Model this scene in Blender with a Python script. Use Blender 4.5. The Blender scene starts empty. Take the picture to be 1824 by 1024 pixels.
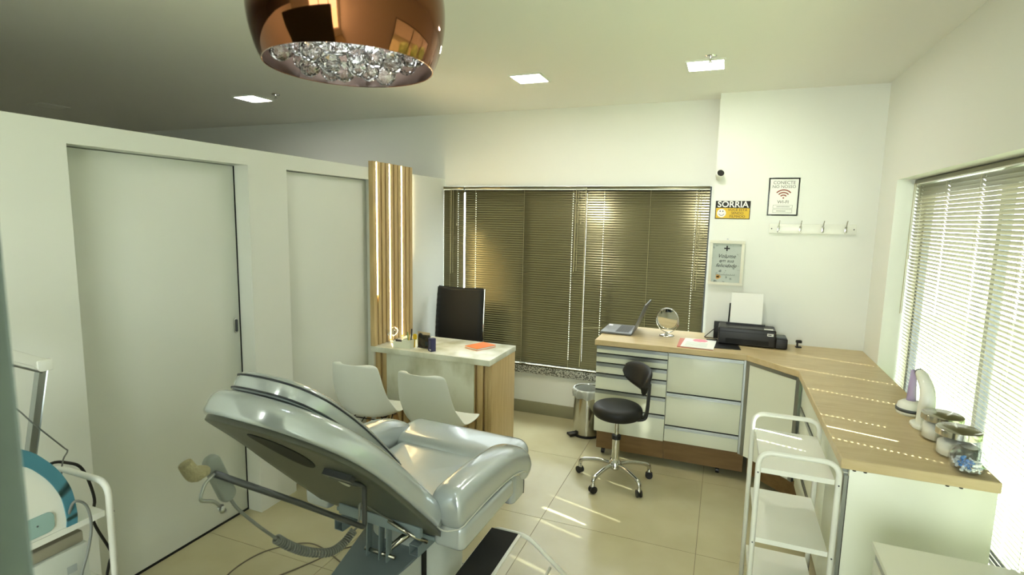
import bpy, bmesh, math, random
from mathutils import Matrix, Vector
random.seed(7)
PI = math.pi
SC = bpy.context.scene
COL = SC.collection

# ------------------------------------------------------------------ camera, world, sun, exposure
cd = bpy.data.cameras.new('camera'); cam = bpy.data.objects.new('camera', cd); COL.objects.link(cam)
cd.sensor_width = 36.0; cd.lens = 963.3675 / 1824 * 36; cd.clip_start = 0.02; cd.clip_end = 200
CR = Vector((0.93001387, 0.36696182, 0.0203281)); CU = Vector((-0.06545643, 0.11095616, 0.99166738)); CF = Vector((-0.36164854, 0.92359502, -0.12721077))
cam.matrix_world = Matrix(((CR.x, CU.x, -CF.x, 0), (CR.y, CU.y, -CF.y, 0), (CR.z, CU.z, -CF.z, 1.768), (0, 0, 0, 1)))
cd.dof.use_dof = True; cd.dof.focus_distance = 3.2; cd.dof.aperture_fstop = 4.5
SC.camera = cam

wd = bpy.data.worlds.new('sky'); SC.world = wd; wd.use_nodes = True
bgn = wd.node_tree.nodes['Background']
bgn.inputs[0].default_value = (0.96, 0.98, 1.0, 1); bgn.inputs[1].default_value = 8.0

sl = bpy.data.lights.new('sun', 'SUN'); sl.energy = 26; sl.angle = math.radians(0.5); sl.color = (1.0, 0.96, 0.84)
so = bpy.data.objects.new('sun', sl); COL.objects.link(so)
EL, AZ = math.radians(43), math.radians(16)
SD = Vector((-math.cos(AZ) * math.cos(EL), math.sin(AZ) * math.cos(EL), -math.sin(EL)))
so.rotation_euler = SD.to_track_quat('-Z', 'Y').to_euler(); so.location = (8, -2, 8)

vs = SC.view_settings; vs.view_transform = 'Standard'; vs.look = 'None'; vs.exposure = 0.66; vs.gamma = 1.0; vs.use_curve_mapping = False
SC.cycles.max_bounces = 10; SC.cycles.diffuse_bounces = 6; SC.cycles.glossy_bounces = 5; SC.cycles.transmission_bounces = 8
SC.cycles.caustics_reflective = False; SC.cycles.caustics_refractive = False
SC.cycles.use_denoising = True; SC.cycles.sample_clamp_indirect = 6.0

def portal(loc, rot, sx, sy):
    l = bpy.data.lights.new('window_portal', 'AREA'); l.shape = 'RECTANGLE'; l.size = sx; l.size_y = sy; l.cycles.is_portal = True
    o = bpy.data.objects.new('window_portal', l); COL.objects.link(o); o.location = loc; o.rotation_euler = rot

# ------------------------------------------------------------------ constants of the room
BY = 4.528; LX = -2.462; RX = 0.941; CZ = 2.696; PZ = 2.114; PY = 4.327; FY = -2.3; FARX = -6.8
WT = 0.90; DZ = 0.78

# ------------------------------------------------------------------ materials
def lin(c):
    c = c / 255.0
    return c / 12.92 if c <= 0.04045 else ((c + 0.055) / 1.055) ** 2.4
def rgb(r, g, b): return (lin(r), lin(g), lin(b), 1)
MATS = {}
def mat(name, c, rough=0.5, metal=0.0, coat=0.0, noise=None, bump=0.0, bscale=60, trans=0.0, ior=1.45, emit=None, estr=0, spec=0.5, stretch=None, alpha=1.0, sss=0):
    if name in MATS: return MATS[name]
    m = bpy.data.materials.new(name); m.use_nodes = True; nt = m.node_tree; p = nt.nodes['Principled BSDF']
    p.inputs['Base Color'].default_value = c; p.inputs['Roughness'].default_value = rough; p.inputs['Metallic'].default_value = metal
    p.inputs['Coat Weight'].default_value = coat; p.inputs['Coat Roughness'].default_value = 0.08
    p.inputs['Transmission Weight'].default_value = trans; p.inputs['IOR'].default_value = ior
    p.inputs['Specular IOR Level'].default_value = spec; p.inputs['Alpha'].default_value = alpha
    if emit: p.inputs['Emission Color'].default_value = emit; p.inputs['Emission Strength'].default_value = estr
    if noise or bump:
        tc = nt.nodes.new('ShaderNodeTexCoord'); mp = nt.nodes.new('ShaderNodeMapping'); nt.links.new(tc.outputs['Object'], mp.inputs[0])
        if stretch: mp.inputs['Scale'].default_value = stretch
        nz = nt.nodes.new('ShaderNodeTexNoise'); nt.links.new(mp.outputs[0], nz.inputs['Vector']); nz.inputs['Detail'].default_value = 6
        nz.inputs['Scale'].default_value = noise[0] if noise else bscale
        if noise:
            cr = nt.nodes.new('ShaderNodeValToRGB'); nt.links.new(nz.outputs['Fac'], cr.inputs[0])
            lo, hi = (noise[2], noise[3]) if len(noise) > 3 else (0.35, 0.65)
            cr.color_ramp.elements[0].position = lo; cr.color_ramp.elements[1].position = hi
            cr.color_ramp.elements[0].color = noise[1]; cr.color_ramp.elements[1].color = c
            nt.links.new(cr.outputs[0], p.inputs['Base Color'])
        if bump:
            b = nt.nodes.new('ShaderNodeBump'); b.inputs['Strength'].default_value = bump; b.inputs['Distance'].default_value = 0.01
            n2 = nz
            if noise:
                n2 = nt.nodes.new('ShaderNodeTexNoise'); n2.inputs['Scale'].default_value = bscale; nt.links.new(mp.outputs[0], n2.inputs['Vector'])
            nt.links.new(n2.outputs['Fac'], b.inputs['Height']); nt.links.new(b.outputs[0], p.inputs['Normal'])
    MATS[name] = m
    return m
M_WALL = mat('wall_paint', rgb(226, 229, 224), 0.7, bump=0.03, bscale=250)
M_CEIL = mat('ceiling_paint', rgb(228, 229, 223), 0.75)
M_PART = mat('partition_paint', rgb(216, 219, 212), 0.45)
M_DOOR = mat('door_paint', rgb(211, 215, 207), 0.4)
M_TILE = mat('porcelain_tile', rgb(186, 180, 148), 0.16, noise=(3.0, rgb(178, 171, 138)), spec=0.5)
M_GROUT = mat('grout', rgb(120, 112, 88), 0.8)
M_WOOD = mat('light_oak', rgb(196, 172, 126), 0.42, noise=(6, rgb(180, 155, 108)), stretch=(14, 14, 0.7))
M_TOPWOOD = mat('worktop_oak', rgb(200, 182, 142), 0.35, noise=(5, rgb(188, 168, 126)), stretch=(1, 6, 6))
M_KICK = mat('plinth_brown', rgb(124, 97, 60), 0.55, noise=(5, rgb(112, 86, 50)), stretch=(1, 6, 6))
M_MARBLE = mat('white_marble', rgb(222, 226, 214), 0.2, noise=(3.4, rgb(176, 178, 152), 0.30, 0.47), bump=0, stretch=(1, 1, .55))
M_GRAN = mat('grey_granite', rgb(190, 192, 184), 0.3, noise=(90, rgb(70, 72, 66), 0.42, 0.56))
M_BASEB = mat('grey_baseboard', rgb(140, 138, 112), 0.4)
M_WHITE = mat('white_laminate', rgb(226, 230, 214), 0.3)
M_ENAMEL = mat('white_enamel', rgb(228, 230, 222), 0.3, coat=0.3)
M_ALU = mat('brushed_aluminium', rgb(165, 170, 168), 0.32, metal=0.9)
M_CHROME = mat('chrome', rgb(205, 205, 200), 0.1, metal=1.0)
M_STEEL = mat('polished_steel', rgb(190, 188, 178), 0.16, metal=1.0)
M_BLACK = mat('black_plastic', rgb(22, 22, 22), 0.38)
M_BLKVINYL = mat('black_vinyl', rgb(17, 17, 16), 0.5, bump=0.05, bscale=300)
M_DARK = mat('matte_black', rgb(20, 20, 18), 0.8)  # near-black for strips painting gap shade; also printer slots and webcam lens
M_BLIND = mat('bronze_blind', rgb(108, 104, 80), 0.22, metal=0.7)
M_BLINDR = mat('silver_blind', rgb(134, 132, 112), 0.4, metal=0.3)
M_CORD = mat('blind_cord', rgb(172, 166, 134), 0.6)
M_GLASS = mat('clear_glass', (1, 1, 1, 1), 0.0, trans=1.0, ior=1.45)
M_ACRYL = mat('clear_acrylic', (0.95, 1, 0.97, 1), 0.02, trans=1.0, ior=1.3)
M_VINYL = mat('silver_vinyl', rgb(194, 203, 209), 0.2, metal=0.4, coat=0.8, bump=0.04, bscale=25)
M_VINYLD = mat('grey_vinyl_panel', rgb(84, 88, 78), 0.42)
M_PIPE_W = mat('pale_piping', rgb(205, 208, 200), 0.4)
M_PIPE_D = mat('dark_piping', rgb(54, 60, 66), 0.4)
M_GREYM = mat('grey_painted_metal', rgb(128, 144, 150), 0.35)
M_GREYD = mat('dark_grey_metal', rgb(82, 86, 90), 0.35, metal=0.5)
M_COVER = mat('white_moulding', rgb(206, 214, 212), 0.3)
M_COPPER = mat('copper_mirror', rgb(126, 80, 52), 0.05, metal=1.0)
M_LED = mat('led_white', (1, 1, 1, 1), 0.5, emit=(1.0, 0.97, 0.86, 1), estr=52)
M_LEDW = mat('led_warm', (1, 1, 1, 1), 0.5, emit=(1.0, 0.79, 0.43, 1), estr=26)
M_BULB = mat('pendant_bulb', (1, 1, 1, 1), 0.5, emit=(0.92, 0.97, 1.0, 1), estr=34)
M_SHELL = mat('white_shell', rgb(228, 233, 228), 0.35)
M_LEGWOOD = mat('beech_leg', rgb(178, 138, 84), 0.5, noise=(8, rgb(160, 120, 70)), stretch=(6, 6, 1))
M_PAPER = mat('paper', rgb(232, 234, 230), 0.8)
M_ORANGE = mat('orange_cover', rgb(226, 116, 28), 0.55)
M_NAVY = mat('navy_card', rgb(52, 52, 92), 0.45)
M_YELLOW = mat('sign_yellow', rgb(212, 176, 26), 0.4)
M_INK = mat('ink_black', rgb(24, 24, 24), 0.6)
M_INKG = mat('ink_grey', rgb(96, 100, 98), 0.6)
M_PINK = mat('ink_pink', rgb(228, 140, 160), 0.6)
M_RED = mat('ink_dark_red', rgb(150, 84, 72), 0.6)
M_TEAL = mat('teal_plastic', rgb(72, 128, 146), 0.35)
M_GRIP = mat('black_grip', rgb(34, 34, 32), 0.85, bump=0.4, bscale=400)
M_CABLEG = mat('grey_cable', rgb(118, 122, 118), 0.5)
M_CABLEB = mat('brown_grey_cable', rgb(112, 104, 86), 0.6)
M_FROST = mat('cotton', rgb(244, 244, 238), 0.9, bump=0.15, bscale=60)
M_BAG = mat('bin_liner', rgb(220, 225, 222), 0.3, trans=0.6, ior=1.1)
M_LEAF = mat('hedge_leaf', rgb(128, 168, 92), 0.6, noise=(9, rgb(70, 112, 50)))
M_CONC = mat('pale_concrete', rgb(208, 206, 198), 0.8, noise=(4, rgb(192, 191, 180)))
M_LAWN = mat('lawn', rgb(126, 134, 108), 0.9, noise=(3, rgb(110, 120, 92)))
M_DDOOR = mat('dark_green_grey_door', rgb(74, 86, 78), 0.5)

def pane_material(nm='window_glass', tint=(.93, .96, .93, 1), ior=1.45):
    m = bpy.data.materials.new(nm); m.use_nodes = True; nt = m.node_tree; nt.nodes.remove(nt.nodes['Principled BSDF'])
    tr = nt.nodes.new('ShaderNodeBsdfTransparent'); tr.inputs[0].default_value = tint; gl = nt.nodes.new('ShaderNodeBsdfGlossy'); gl.inputs['Roughness'].default_value = .02
    fr = nt.nodes.new('ShaderNodeFresnel'); fr.inputs[0].default_value = ior; mx = nt.nodes.new('ShaderNodeMixShader')
    ge = nt.nodes.new('ShaderNodeNewGeometry'); mu = nt.nodes.new('ShaderNodeMath'); mu.operation = 'SUBTRACT'; mu.use_clamp = True
    nt.links.new(fr.outputs[0], mu.inputs[0]); nt.links.new(ge.outputs['Backfacing'], mu.inputs[1]); nt.links.new(mu.outputs[0], mx.inputs[0]); nt.links.new(tr.outputs[0], mx.inputs[1]); nt.links.new(gl.outputs[0], mx.inputs[2]); nt.links.new(mx.outputs[0], nt.nodes['Material Output'].inputs[0])
    return m
M_PANE = pane_material(); M_JAR = pane_material('thin_jar_glass', (.985, .99, .985, 1), 1.4); M_CUT = pane_material('cut_glass', (.92, .94, .96, 1), 2.6)
def crystal_material():
    m = bpy.data.materials.new('cut_crystal_facets'); m.use_nodes = True; nt = m.node_tree; nt.nodes.remove(nt.nodes['Principled BSDF'])
    gs = nt.nodes.new('ShaderNodeBsdfRefraction'); gs.inputs['IOR'].default_value = 1.5; gl = nt.nodes.new('ShaderNodeBsdfGlossy'); gl.inputs['Roughness'].default_value = .03
    fr = nt.nodes.new('ShaderNodeLayerWeight'); fr.inputs[0].default_value = .45; mx = nt.nodes.new('ShaderNodeMixShader')
    nt.links.new(fr.outputs['Fresnel'], mx.inputs[0]); nt.links.new(gs.outputs[0], mx.inputs[1]); nt.links.new(gl.outputs[0], mx.inputs[2]); nt.links.new(mx.outputs[0], nt.nodes['Material Output'].inputs[0])
    return m
M_CRYS = crystal_material()
# ------------------------------------------------------------------ mesh helpers
def B(): return bmesh.new()
def box(bm, x0, x1, y0, y1, z0, z1, bev=0.0, seg=2):
    r = bmesh.ops.create_cube(bm, size=1.0)
    vs_ = r['verts']
    for v in vs_:
        v.co = Vector((x0 + (v.co.x + .5) * (x1 - x0), y0 + (v.co.y + .5) * (y1 - y0), z0 + (v.co.z + .5) * (z1 - z0)))
    if bev > 0:
        es = list({e for v in vs_ for e in v.link_edges})
        bmesh.ops.bevel(bm, geom=es, offset=bev, segments=seg, profile=0.5, affect='EDGES', clamp_overlap=True)
    return bm
def obb(bm, p, ax, ay, az, bev=0.0):
    """oriented box: centre p, half-axis vectors"""
    r = bmesh.ops.create_cube(bm, size=2.0); vv = r['verts']
    p, ax, ay, az = Vector(p), Vector(ax), Vector(ay), Vector(az)
    for v in vv: v.co = p + ax * v.co.x + ay * v.co.y + az * v.co.z
    if bev: bmesh.ops.bevel(bm, geom=list({e for v in vv for e in v.link_edges}), offset=bev, segments=2, profile=.5, affect='EDGES', clamp_overlap=True)
    return bm
def smooth_path(pts, n=6):
    P = [Vector(p) for p in pts]; out = []
    for i in range(len(P) - 1):
        p0 = P[max(i - 1, 0)]; p1 = P[i]; p2 = P[i + 1]; p3 = P[min(i + 2, len(P) - 1)]
        for k in range(n):
            t = k / n
            out.append(0.5 * ((2 * p1) + (-p0 + p2) * t + (2 * p0 - 5 * p1 + 4 * p2 - p3) * t * t + (-p0 + 3 * p1 - 3 * p2 + p3) * t ** 3))
    out.append(P[-1]); return out
def fillet(pts, r, n=5):
    P = [Vector(p) for p in pts]; out = [P[0]]
    for i in range(1, len(P) - 1):
        a = (P[i - 1] - P[i]); b = (P[i + 1] - P[i]); d = min(r, a.length * .49, b.length * .49)
        s = P[i] + a.normalized() * d; e = P[i] + b.normalized() * d
        for k in range(n + 1):
            t = k / n; out.append((1 - t) ** 2 * s + 2 * t * (1 - t) * P[i] + t * t * e)
    out.append(P[-1]); return out
def tube(bm, pts, r, n=10, closed=False, radii=None):
    P = [Vector(p) for p in pts]; rings = []; up = Vector((0, 0, 1)); N = len(P); prev = None
    for i in range(N):
        if closed: t = P[(i + 1) % N] - P[i - 1]
        else: t = P[min(i + 1, N - 1)] - P[max(i - 1, 0)]
        t.normalize()
        if prev is None:
            a = t.cross(up if abs(t.z) < .95 else Vector((1, 0, 0))).normalized()
        else:
            a = (prev - t * prev.dot(t))
            a = a.normalized() if a.length > 1e-6 else t.orthogonal().normalized()
        prev = a; b = t.cross(a); rr = radii[i] if radii else r
        rings.append([bm.verts.new(P[i] + (a * math.cos(2 * PI * k / n) + b * math.sin(2 * PI * k / n)) * rr) for k in range(n)])
    M = N if closed else N - 1
    for i in range(M):
        A, C = rings[i], rings[(i + 1) % N]
        for k in range(n): bm.faces.new((A[k], A[(k + 1) % n], C[(k + 1) % n], C[k]))
    if not closed:
        bm.faces.new(rings[0][::-1]); bm.faces.new(rings[-1])
    return bm
def lathe(bm, prof, n=32, c=(0, 0, 0), cap=True):
    c = Vector(c); rings = []
    for r, z in prof:
        if r < 1e-6: rings.append([bm.verts.new(c + Vector((0, 0, z)))])
        else: rings.append([bm.verts.new(c + Vector((r * math.cos(2 * PI * k / n), r * math.sin(2 * PI * k / n), z))) for k in range(n)])
    for A, C in zip(rings, rings[1:]):
        for k in range(n):
            k2 = (k + 1) % n
            if len(A) == 1 and len(C) == 1: continue
            if len(A) == 1: bm.faces.new((A[0], C[k], C[k2]))
            elif len(C) == 1: bm.faces.new((A[k], C[0], A[k2]))
            else: bm.faces.new((A[k], C[k], C[k2], A[k2]))
    if cap:
        if len(rings[0]) > 1: bm.faces.new(rings[0])
        if len(rings[-1]) > 1: bm.faces.new(rings[-1][::-1])
    bmesh.ops.recalc_face_normals(bm, faces=bm.faces[:])
    return bm
def rrect(x0, x1, y0, y1, r, n=6):
    out = []
    for cx, cy, a0 in ((x1 - r, y0 + r, -PI / 2), (x1 - r, y1 - r, 0), (x0 + r, y1 - r, PI / 2), (x0 + r, y0 + r, PI)):
        for k in range(n + 1):
            a = a0 + PI / 2 * k / n; out.append((cx + r * math.cos(a), cy + r * math.sin(a)))
    return out
def resample(o, m):
    P = [Vector((p[0], p[1])) for p in o]; P.append(P[0]); L = [0]
    for a, b in zip(P, P[1:]): L.append(L[-1] + (b - a).length)
    out = []; j = 0
    for i in range(m):
        s = L[-1] * i / m
        while L[j + 1] < s: j += 1
        t = (s - L[j]) / max(L[j + 1] - L[j], 1e-9); out.append(tuple(P[j].lerp(P[j + 1], t)))
    return out
def cushion(bm, outline, t, r, fn=lambda x, y, z: (x, y, z), crown=0.0, n=5, inner=5, rb=None):
    """padded slab: outline in (x,y), thickness t, rounded edges r (top) / rb (bottom), fn places (x,y,z)"""
    rb = r if rb is None else rb
    N = len(outline); P = [Vector(p) for p in outline]; nm = []
    for i in range(N):
        d = (P[(i + 1) % N] - P[i - 1]).normalized(); nm.append(Vector((-d.y, d.x)))
    cx = sum((p.x for p in P)) / N; cy = sum((p.y for p in P)) / N; C = Vector((cx, cy))
    rings = []
    def ring(off, z, sc=1.0, cr=0.0):
        rings.append([bm.verts.new(fn(*(C + ((p + q * off) - C) * sc), z + cr)) for p, q in zip(P, nm)])
    for k in range(inner, 0, -1): ring(rb, 0, 1 - k / (inner + 1))
    for k in range(n + 1):
        a = PI / 2 * k / n; ring(rb * (1 - math.sin(a)), rb * (1 - math.cos(a)))
    for k in range(n + 1):
        a = PI / 2 * k / n; ring(r * (1 - math.cos(a)), t - r + r * math.sin(a))
    for k in range(1, inner + 1):
        s = 1 - k / (inner + 1); ring(r, t, s, crown * (1 - s * s))
    for A, D in zip(rings, rings[1:]):
        for i in range(N): bm.faces.new((A[i], A[(i + 1) % N], D[(i + 1) % N], D[i]))
    bm.faces.new(rings[0][::-1]); bm.faces.new(rings[-1])
    bmesh.ops.recalc_face_normals(bm, faces=bm.faces[:])
    return bm
def prism(bm, poly, z0, z1):
    a = [bm.verts.new((x, y, z0)) for x, y in poly]; b = [bm.verts.new((x, y, z1)) for x, y in poly]; n = len(poly)
    for i in range(n): bm.faces.new((a[i], a[(i + 1) % n], b[(i + 1) % n], b[i]))
    bm.faces.new(a[::-1]); bm.faces.new(b)
    bmesh.ops.recalc_face_normals(bm, faces=bm.faces[:])
    return bm
def shade(me, sm):
    if sm is True: me.polygons.foreach_set('use_smooth', [True] * len(me.polygons))
    elif sm: 
        me.polygons.foreach_set('use_smooth', [True] * len(me.polygons))
        me.set_sharp_from_angle(angle=math.radians(sm))
def obj(name, bm, m, parent=None, smooth=35, world=True):
    """link the bmesh as one object; with world=True its vertices are world coordinates and move into the parent's frame"""
    if parent is not None and world:
        T = Matrix.Identity(4); p = parent
        while p is not None:
            T = Matrix.LocRotScale(p.location, p.rotation_euler, None) @ T; p = p.parent
        bm.transform(T.inverted())
    me = bpy.data.meshes.new(name); bm.to_mesh(me); bm.free(); me.materials.append(m); shade(me, smooth)
    o = bpy.data.objects.new(name, me); COL.objects.link(o); o.parent = parent
    return o
def tag(o, label, cat=None, group=None):
    o['label'] = label
    if cat: o['category'] = cat
    if group: o['group'] = group
    return o
def thing(name, label, cat, loc=(0, 0, 0), rz=0.0, group=None):
    o = bpy.data.objects.new(name, None); COL.objects.link(o); o.location = loc; o.rotation_euler = (0, 0, rz); o.empty_display_size = .1
    return tag(o, label, cat, group)
def struct(name, bm, m, smooth=35):
    o = obj(name, bm, m, None, smooth); o['kind'] = 'structure'; return o
def inst(src, parent, loc=(0, 0, 0), rot=(0, 0, 0)):
    c = src.copy(); COL.objects.link(c); c.parent = parent; c.location = loc; c.rotation_euler = rot; return c
def copy_tree(o, parent=None, loc=None, rz=None):
    c = o.copy(); COL.objects.link(c); c.parent = parent
    if loc is not None: c.location = loc
    if rz is not None: c.rotation_euler = (0, 0, rz)
    for ch in list(o.children): copy_tree(ch, c)
    return c
def text(name, s, size, m, parent, loc, shear=0.0, ext=0.0004, align='CENTER', bold=0.0):
    """flat lettering standing on a wall that faces -Y (loc in the parent's frame)"""
    cu = bpy.data.curves.new(name, 'FONT'); cu.body = s; cu.size = size; cu.align_x = align; cu.align_y = 'CENTER'; cu.shear = shear; cu.extrude = ext; cu.offset = bold; cu.resolution_u = 3
    t = bpy.data.objects.new('tmp', cu); COL.objects.link(t); dg = bpy.context.evaluated_depsgraph_get()
    me = bpy.data.meshes.new_from_object(t.evaluated_get(dg)); bpy.data.objects.remove(t)
    me.materials.clear(); me.materials.append(m)
    o = bpy.data.objects.new(name, me); COL.objects.link(o); o.parent = parent; o.location = loc; o.rotation_euler = (PI / 2, 0, 0)
    return o

# ------------------------------------------------------------------ room shell
fl = struct('floor', box(B(), FARX, RX + .2, FY, BY + .2, -.12, -.004), M_GROUT)
TP = 0.873; tx0 = -0.913; ty0 = 2.8846
tilem = None
for i in range(-7, 3):
    for j in range(-6, 3):
        x0, x1 = tx0 + i * TP + .0015, tx0 + (i + 1) * TP - .0015; y0, y1 = ty0 + j * TP + .0015, ty0 + (j + 1) * TP - .0015
        x0, x1, y0, y1 = max(x0, FARX + .001), min(x1, RX - .001), max(y0, FY + .001), min(y1, BY - .001)
        if x1 - x0 < .02 or y1 - y0 < .02: continue
        obj('tile', box(B(), x0, x1, y0, y1, -.012, 0), M_TILE, fl)
bmx = B(); box(bmx, FARX, RX + .2, FY, BY + .2, CZ, CZ + .12); struct('ceiling', bmx, M_CEIL)

WX0, WX1, WZ0, WZ1 = LX, -0.125, 0.45, 2.048
bmx = B(); box(bmx, FARX, LX, BY, BY + .2, 0, CZ); box(bmx, LX, RX + .2, BY, BY + .2, 0, WZ0 - .075); box(bmx, LX, RX + .2, BY, BY + .2, WZ1, CZ)
box(bmx, WX1, RX + .2, BY, BY + .2, WZ0 - .075, WZ1); struct('wall_back', bmx, M_WALL)
struct('wall_pier', box(B(), -.1003, RX, PY, BY, 0, CZ), M_WALL)
obs = struct('trim_1', box(B(), WX0, WX1, BY - .025, BY + .2, WZ0 - .075, WZ0, .004), M_GRAN); obs['label'] = 'speckled grey granite window sill'
struct('baseboard_back', box(B(), LX, -.1, BY - .014, BY, 0, .112, .003), M_BASEB)

# right wall with the wide window opening
RWY0, RWY1, RWZ0, RWZ1 = 1.05, 3.946, 0.42, 2.045
bmx = B(); box(bmx, RX, RX + .2, FY, BY, 0, RWZ0); box(bmx, RX, RX + .2, FY, BY, RWZ1, CZ); box(bmx, RX, RX + .2, RWY1, BY, RWZ0, RWZ1); box(bmx, RX, RX + .2, FY, RWY0, RWZ0, RWZ1)
struct('wall_right', bmx, M_WALL)
# wall behind the camera with its window
FX0, FX1, FZ0, FZ1 = -1.15, 0.80, 0.5, 2.4
bmx = B(); box(bmx, FARX, RX + .2, FY - .2, FY, 0, FZ0); box(bmx, FARX, RX + .2, FY - .2, FY, FZ1, CZ); box(bmx, FARX, FX0, FY - .2, FY, FZ0, FZ1); box(bmx, FX1, RX + .2, FY - .2, FY, FZ0, FZ1)
struct('wall_front', bmx, M_WALL)
struct('wall_far', box(B(), FARX - .2, FARX, FY, BY, 0, CZ), M_WALL)

# partition on the left with two recessed doorways
PT = 0.22
D1a, D1b, D2a, D2b, DH = 1.398, 2.279, 2.561, 3.40, 2.027
bmx = B()
box(bmx, LX - PT, LX, FY, D1a, 0, PZ); box(bmx, LX - PT, LX, D1a, D1b, DH, PZ); box(bmx, LX - PT, LX, D1b, D2a, 0, PZ); box(bmx, LX - PT, LX, D2a, D2b, DH, PZ); box(bmx, LX - PT, LX, D2b, BY, 0, PZ)
struct('wall_left', bmx, M_PART)
def leaf(n, y0, y1, x, label):
    d = struct('door_%d' % n, box(B(), x - .035, x, y0, y1, .012, DH - .004, .002), M_DOOR); d['label'] = label; return d
d1 = leaf(1, D1a + .002, D1b - .006, LX - .103, 'white sliding door in the long recess')
hb = B(); cushion(hb, [(2.245 + x, 1.13 + y) for x, y in rrect(-.013, .013, -.045, .045, .0125)], .006, .002, lambda a, b, c: (LX - .103 + c, a, b)); h = obj('door_handle', hb, M_CHROME, d1); 
hb = B(); cushion(hb, [(2.245 + x, 1.13 + y) for x, y in rrect(-.008, .008, -.036, .036, .0075)], .002, .0008, lambda a, b, c: (LX - .0965 + c, a, b)); obj('handle_recess', hb, M_GREYD, h)
obj('door_edge_seal', box(B(), LX - .108, LX - .1, D1b - .006, D1b - .001, .012, DH - .004), M_DARK, d1)  # dark strip painting the shade between door edge and jamb
obj('bottom_gap_shade', box(B(), LX - .115, LX - .1005, D1a, D1b, .0, .012), M_DARK, d1)  # dark strip standing in for the shade under the door leaf
leaf(2, D2a + .002, D2b - .002, LX - .05, 'white door panel in the recess beside the slatted column')
# open door leaf close to the lens on the left
dx = Vector((-1.0, 0.12, 0)).normalized(); dn = Vector((dx.y, -dx.x, 0)); e = Vector((-0.5415, 0.2537, 0))
d3b = B(); c3 = e + dx * .4 - dn * .02
obb(d3b, (c3.x, c3.y, 1.06), dx * .4, dn * .02, (0, 0, 1.05), .003)
d3 = struct('door_3', d3b, M_DDOOR); d3['label'] = 'dark grey green open door edge close to the lens'

# windows: frames and panes
def window(n, label, mk, panes):
    o = bpy.data.objects.new('window_%d' % n, None); COL.objects.link(o); o['kind'] = 'structure'; o['label'] = label
    for b in mk: obj('window_frame', b, M_GREYD if n != 3 else M_WHITE, o)
    for b in panes: obj('pane', b, M_PANE, o)
    return o
gy = BY + .12
fr = B(); box(fr, WX0, WX1, gy - .02, gy + .02, WZ0, WZ0 + .05); box(fr, WX0, WX1, gy - .02, gy + .02, WZ1 - .05, WZ1)
for x in (WX0 + .02, -1.7, -.92, WX1 - .02): box(fr, x - .025, x + .025, gy - .019, gy + .019, WZ0 + .05, WZ1 - .05)
window(1, 'wide window behind the bronze blinds', [fr], [box(B(), a, b, gy - .003, gy + .003, WZ0 + .05, WZ1 - .05) for a, b in ((WX0 + .045, -1.725), (-1.675, -.945), (-.895, WX1 - .045))])
gx = RX + .17; fr = B(); box(fr, gx - .02, gx + .02, RWY0, RWY1, RWZ0, RWZ0 + .05); box(fr, gx - .02, gx + .02, RWY0, RWY1, RWZ1 - .04, RWZ1)
ys = (RWY0 + .02, 2.0, 2.95, RWY1 - .02)
for y in ys: box(fr, gx - .019, gx + .019, y - .02, y + .02, RWZ0 + .05, RWZ1 - .04)
window(2, 'sunlit window behind the open blind', [fr], [box(B(), gx - .003, gx + .003, a + .02, b - .02, RWZ0 + .05, RWZ1 - .04) for a, b in zip(ys, ys[1:])])
gy = FY - .1; fr = B(); box(fr, FX0, FX1, gy - .02, gy + .02, FZ0, FZ0 + .05); box(fr, FX0, FX1, gy - .02, gy + .02, FZ1 - .05, FZ1)
xs = (FX0 + .02, -.5, .15, FX1 - .02)
for x in xs: box(fr, x - .025, x + .025, gy - .019, gy + .019, FZ0 + .05, FZ1 - .05)
window(3, 'window behind the camera', [fr], [box(B(), a + .025, b - .025, gy - .003, gy + .003, FZ0 + .05, FZ1 - .05) for a, b in zip(xs, xs[1:])])
portal(((FX0 + FX1) / 2, FY - .25, (FZ0 + FZ1) / 2), (PI / 2, 0, 0), FX1 - FX0, FZ1 - FZ0)
portal((RX + .25, (RWY0 + RWY1) / 2, (RWZ0 + RWZ1) / 2), (0, PI / 2, 0), RWZ1 - RWZ0, RWY1 - RWY0)

# outside
struct('ground_outside', box(B(), RX + .2, 16, FY - .2, 14, -.3, -.125), M_LAWN)
struct('ground_bounce', box(B(), -14, 16, -14, FY - .2, -.3, -.125), M_CONC)  # unseen pale ground, added to bounce sunlight up to the ceiling
def hedge(x, y, rx, ry, rz, label):
    bm = B(); bmesh.ops.create_icosphere(bm, subdivisions=4, radius=1.0)
    from mathutils import noise as nz
    for v in bm.verts:
        f = 1 + .22 * nz.noise(v.co * 2.3 + Vector((x, y, 0))) + .14 * nz.noise(v.co * 7 + Vector((y, x, 3)))
        v.co = Vector((x + v.co.x * rx * f, y + v.co.y * ry * f, -.12 + max(v.co.z * f, -.45) * rz + rz * .45))
    o = obj('outside_bush', bm, M_LEAF, None, True); tag(o, label, 'bush', 'bushes outside the window')
hedge(4.2, 7.4, .7, .8, .8, 'green bush outside, seen through the far part of the open blind')
hedge(4.0, 5.0, .7, .6, .6, 'green bush outside, seen through the middle of the open blind')
hedge(3.6, 2.9, .6, .7, .5, 'green bush outside, seen low behind the glass jars')
struct('wall_garden', box(B(), 7.0, 7.2, -6, 13.5, -.1, 1.7), M_CONC)

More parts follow.
